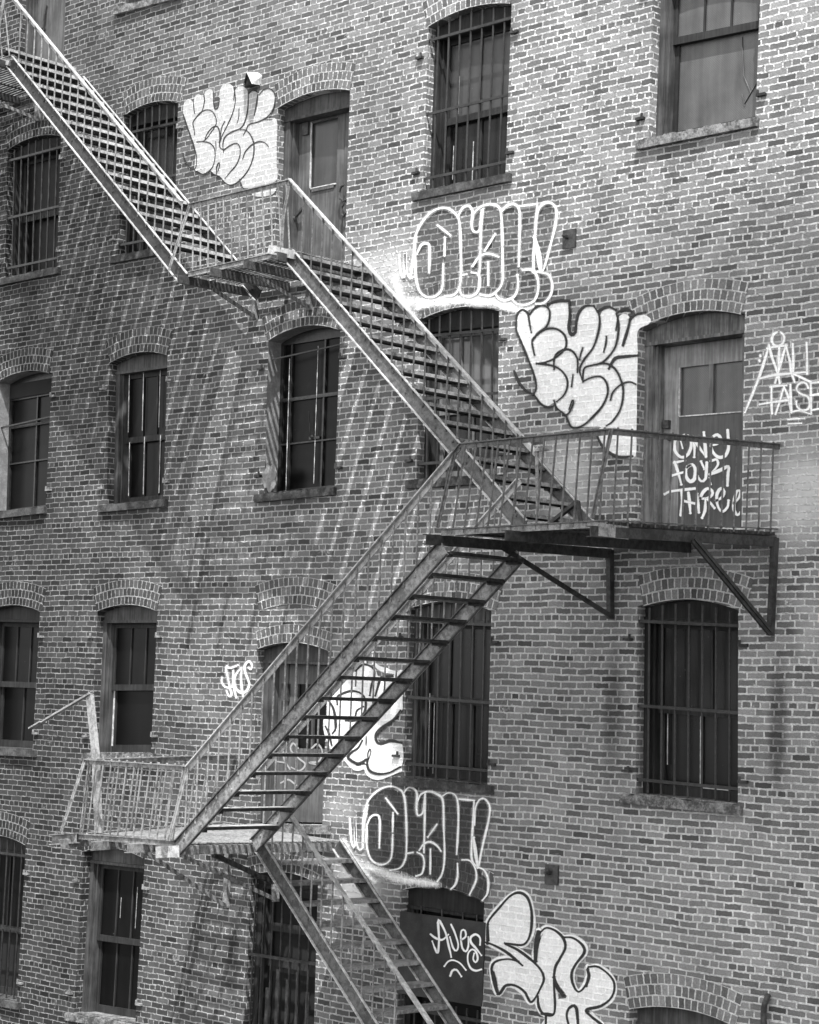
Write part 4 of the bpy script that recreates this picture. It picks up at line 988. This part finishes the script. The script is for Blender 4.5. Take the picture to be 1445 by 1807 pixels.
# small monogram left of the weathered door
t = Tag('graffiti', 'small white looping monogram left of the weathered door', 380, 1150, 10.889)
t.add('p_white', 'paint_line', width=48, mist='p_glow', strokes=[[(220, 280), (205, 350), (240, 500), (280, 700), (310, 800), (290, 860), (250, 840), (215, 750)], [(215, 300), (300, 310), (430, 260)], [(125, 500), (120, 580), (180, 670), (280, 690), (340, 640), (345, 500), (345, 370)], [(345, 500), (360, 700), (400, 880)],
    [(500, 310), (420, 400), (365, 520), (370, 650), (430, 750), (520, 790), (600, 750), (650, 640), (630, 540), (580, 420), (560, 300), (600, 210), (660, 190), (705, 260), (680, 345), (640, 310)], [(505, 320), (495, 500), (510, 720), (550, 910)]])
def child_of(name):
    return name
# words on the right-hand door
dE3 = [o for o in bld.children if o.name.startswith('door_frame')]
def find_door(lbl): return [o for o in dE3 if lbl in o.get('label', '')][0]
t = Tag('painted_words', 'white hand-painted words on the lower door panel', 1140, 740, 5.158, E3Y - .004, find_door('painted words'))
t.add('p_dwhite', 'paint_line', width=37, strokes=[[(300, 165), (258, 200), (265, 290), (320, 345), (380, 320), (410, 240), (400, 165), (350, 140), (300, 165)], [24, (315, 200), (332, 262)], [(425, 160), (440, 250), (438, 340)], [(425, 170), (500, 280), (545, 340)], [(525, 120), (535, 220), (545, 335)],
    [(590, 240), (650, 220), (680, 180), (650, 140), (610, 160), (590, 220), (610, 300), (660, 345), (720, 330), (750, 250), (742, 100)], [(255, 395), (350, 375)], [(260, 390), (290, 480), (320, 590)], [(240, 510), (360, 475)], [(400, 420), (365, 450), (365, 520), (400, 565), (440, 540), (448, 460), (420, 410), (375, 430)],
    [(500, 385), (530, 450)], [(470, 520), (500, 562), (540, 540), (552, 395)], [34, (590, 380), (640, 365), (655, 410), (620, 460), (580, 500)], [(580, 500), (680, 460), (748, 430), (745, 500), (740, 600)], [20, (575, 530), (592, 592)], [(170, 680), (230, 655), (440, 630)], [(320, 650), (330, 760), (315, 870)],
    [(385, 670), (395, 760), (402, 850)], [(350, 745), (440, 765)], [(465, 680), (480, 845)], [(490, 720), (520, 660), (560, 630), (600, 650), (600, 690), (550, 720), (495, 720)], [(540, 730), (535, 830), (510, 895)], [(560, 730), (620, 805)],
    [(640, 740), (690, 710), (710, 660), (680, 630), (645, 680), (650, 780), (690, 840), (740, 800), (750, 740)], [(800, 760), (840, 720), (856, 660), (830, 650), (805, 720), (800, 820), (830, 870), (856, 850)]])
# tag on the board
t = Tag('painted_tag', 'white hand-painted tag with two arcs', 680, 1540, 6.77, BY - .006, board)
t.add('p_dwhite', 'paint_line', width=32, strokes=[[(540, 735), (600, 780), (680, 800), (750, 740)], [(560, 820), (590, 900), (625, 955), (640, 800), (630, 590), (650, 580), (720, 720), (750, 850), (775, 950), (785, 1005)], [(785, 620), (830, 720), (870, 860), (850, 930), (810, 900), (770, 770)],
    [(910, 800), (960, 760), (950, 690), (910, 690), (900, 780), (920, 900), (960, 940), (990, 880), (990, 770)], [(1130, 860), (1130, 780), (1080, 735), (1020, 770), (1020, 830), (1080, 900), (1145, 985)], [(1060, 965), (1048, 1030), (1075, 1070), (1103, 1030), (1085, 950), (1040, 915), (990, 960), (985, 1060), (1020, 1140), (1080, 1170), (1145, 1155)],
    [(705, 1115), (750, 1060), (810, 1045), (890, 1080), (960, 1160)], [36, (775, 1230), (800, 1170), (850, 1160), (905, 1235)]])
# faded tag on the weathered door
t = Tag('faded_tag', 'pale faded marker letters', 440, 1120, 3.5, .24 - .004, find_door('weathered'))
t.add('p_dgrey', 'paint_line', width=15, strokes=[[(150, 770), (200, 700), (215, 770), (250, 830)], [(150, 780), (220, 790)], [(300, 700), (270, 670), (255, 710), (300, 760), (345, 800), (310, 840), (260, 820)], [(385, 700), (420, 675), (450, 720), (430, 780), (370, 790), (430, 805)], [(195, 915), (240, 895), (290, 930)]])
# ------------------------------------------------------------------ ground, sky, sun, camera
mb = MB(); mb.face([(-400, -400, 0), (400, -400, 0), (400, 400, 0), (-400, 400, 0)])
gr = mb.build('ground', M['asphalt'], fix=False); gr['kind'] = 'structure'
# unseen tower added behind and right of the viewer, shaped to shade the lower right
SUN0 = Vector((.37, -.40, 1.0)); e0 = Vector((1.9, 0, 12.6)) + SUN0 * 56.0
mb = MB(); x0, y0, zt = e0.x, e0.y, e0.z
mb.box(x0, x0 + 6.5, y0 - 4, y0, 0, zt - .5); mb.box(x0, x0 + 6.5, y0 - 4, y0, zt - .497, zt)
tw = mb.build('wall', M['wall_plain'], None)
tw.name = 'added_shade_tower'; tw['label'] = 'unseen slender plain tower added to cast shade on the lower right wall'; tw['category'] = 'building'
SUN = Vector((.37, -.40, 1.0)).normalized()      # towards the sun
el = math.asin(SUN.z)
w = bpy.data.worlds.new('World'); S.world = w; w.use_nodes = True
g = NT(w.node_tree)
for nd in list(w.node_tree.nodes): w.node_tree.nodes.remove(nd)
sky = g.n('ShaderNodeTexSky'); sky.sky_type = 'NISHITA'; sky.sun_disc = False; sky.sun_elevation = el; sky.sun_rotation = math.atan2(SUN.x, SUN.y)
bw = g.n('ShaderNodeRGBToBW', {0: sky.outputs[0]})
bg = g.n('ShaderNodeBackground', {0: bw.outputs[0], 1: SKY})
out = g.n('ShaderNodeOutputWorld'); w.node_tree.links.new(bg.outputs[0], out.inputs[0])
ld = bpy.data.lights.new('sun', 'SUN'); ld.energy = SUNE; ld.angle = math.radians(.5); ld.color = (1, 1, 1)
lo = bpy.data.objects.new('sun', ld); COL.objects.link(lo); lo.rotation_euler = SUN.to_track_quat('Z', 'Y').to_euler(); lo.location = (20, -30, 50)
cd = bpy.data.cameras.new('camera'); cam = bpy.data.objects.new('camera', cd); COL.objects.link(cam); S.camera = cam
cd.sensor_fit = 'HORIZONTAL'; cd.sensor_width = 36; cd.lens = FPX / PW * 36; cd.clip_end = 2000; cd.clip_start = .1
Rm = Matrix((tuple(RW[0]), tuple(-RW[1]), tuple(-RW[2]))).transposed()
cam.matrix_world = Matrix.Translation(Vector((OFF[0], -DIST, OFF[2]))) @ Rm.to_4x4()
S.view_settings.view_transform = 'Standard'; S.view_settings.look = 'None'; S.view_settings.exposure = EXPO; S.view_settings.gamma = 1
S.render.engine = 'CYCLES'; S.cycles.use_denoising = True; S.cycles.denoiser = 'OPENIMAGEDENOISE'; S.cycles.denoising_input_passes = 'RGB_ALBEDO_NORMAL'; S.cycles.denoising_prefilter = 'ACCURATE'; S.cycles.max_bounces = 6; S.cycles.transparent_max_bounces = 16
for o in list(bpy.data.objects):
    if '_o' in o: del o['_o']
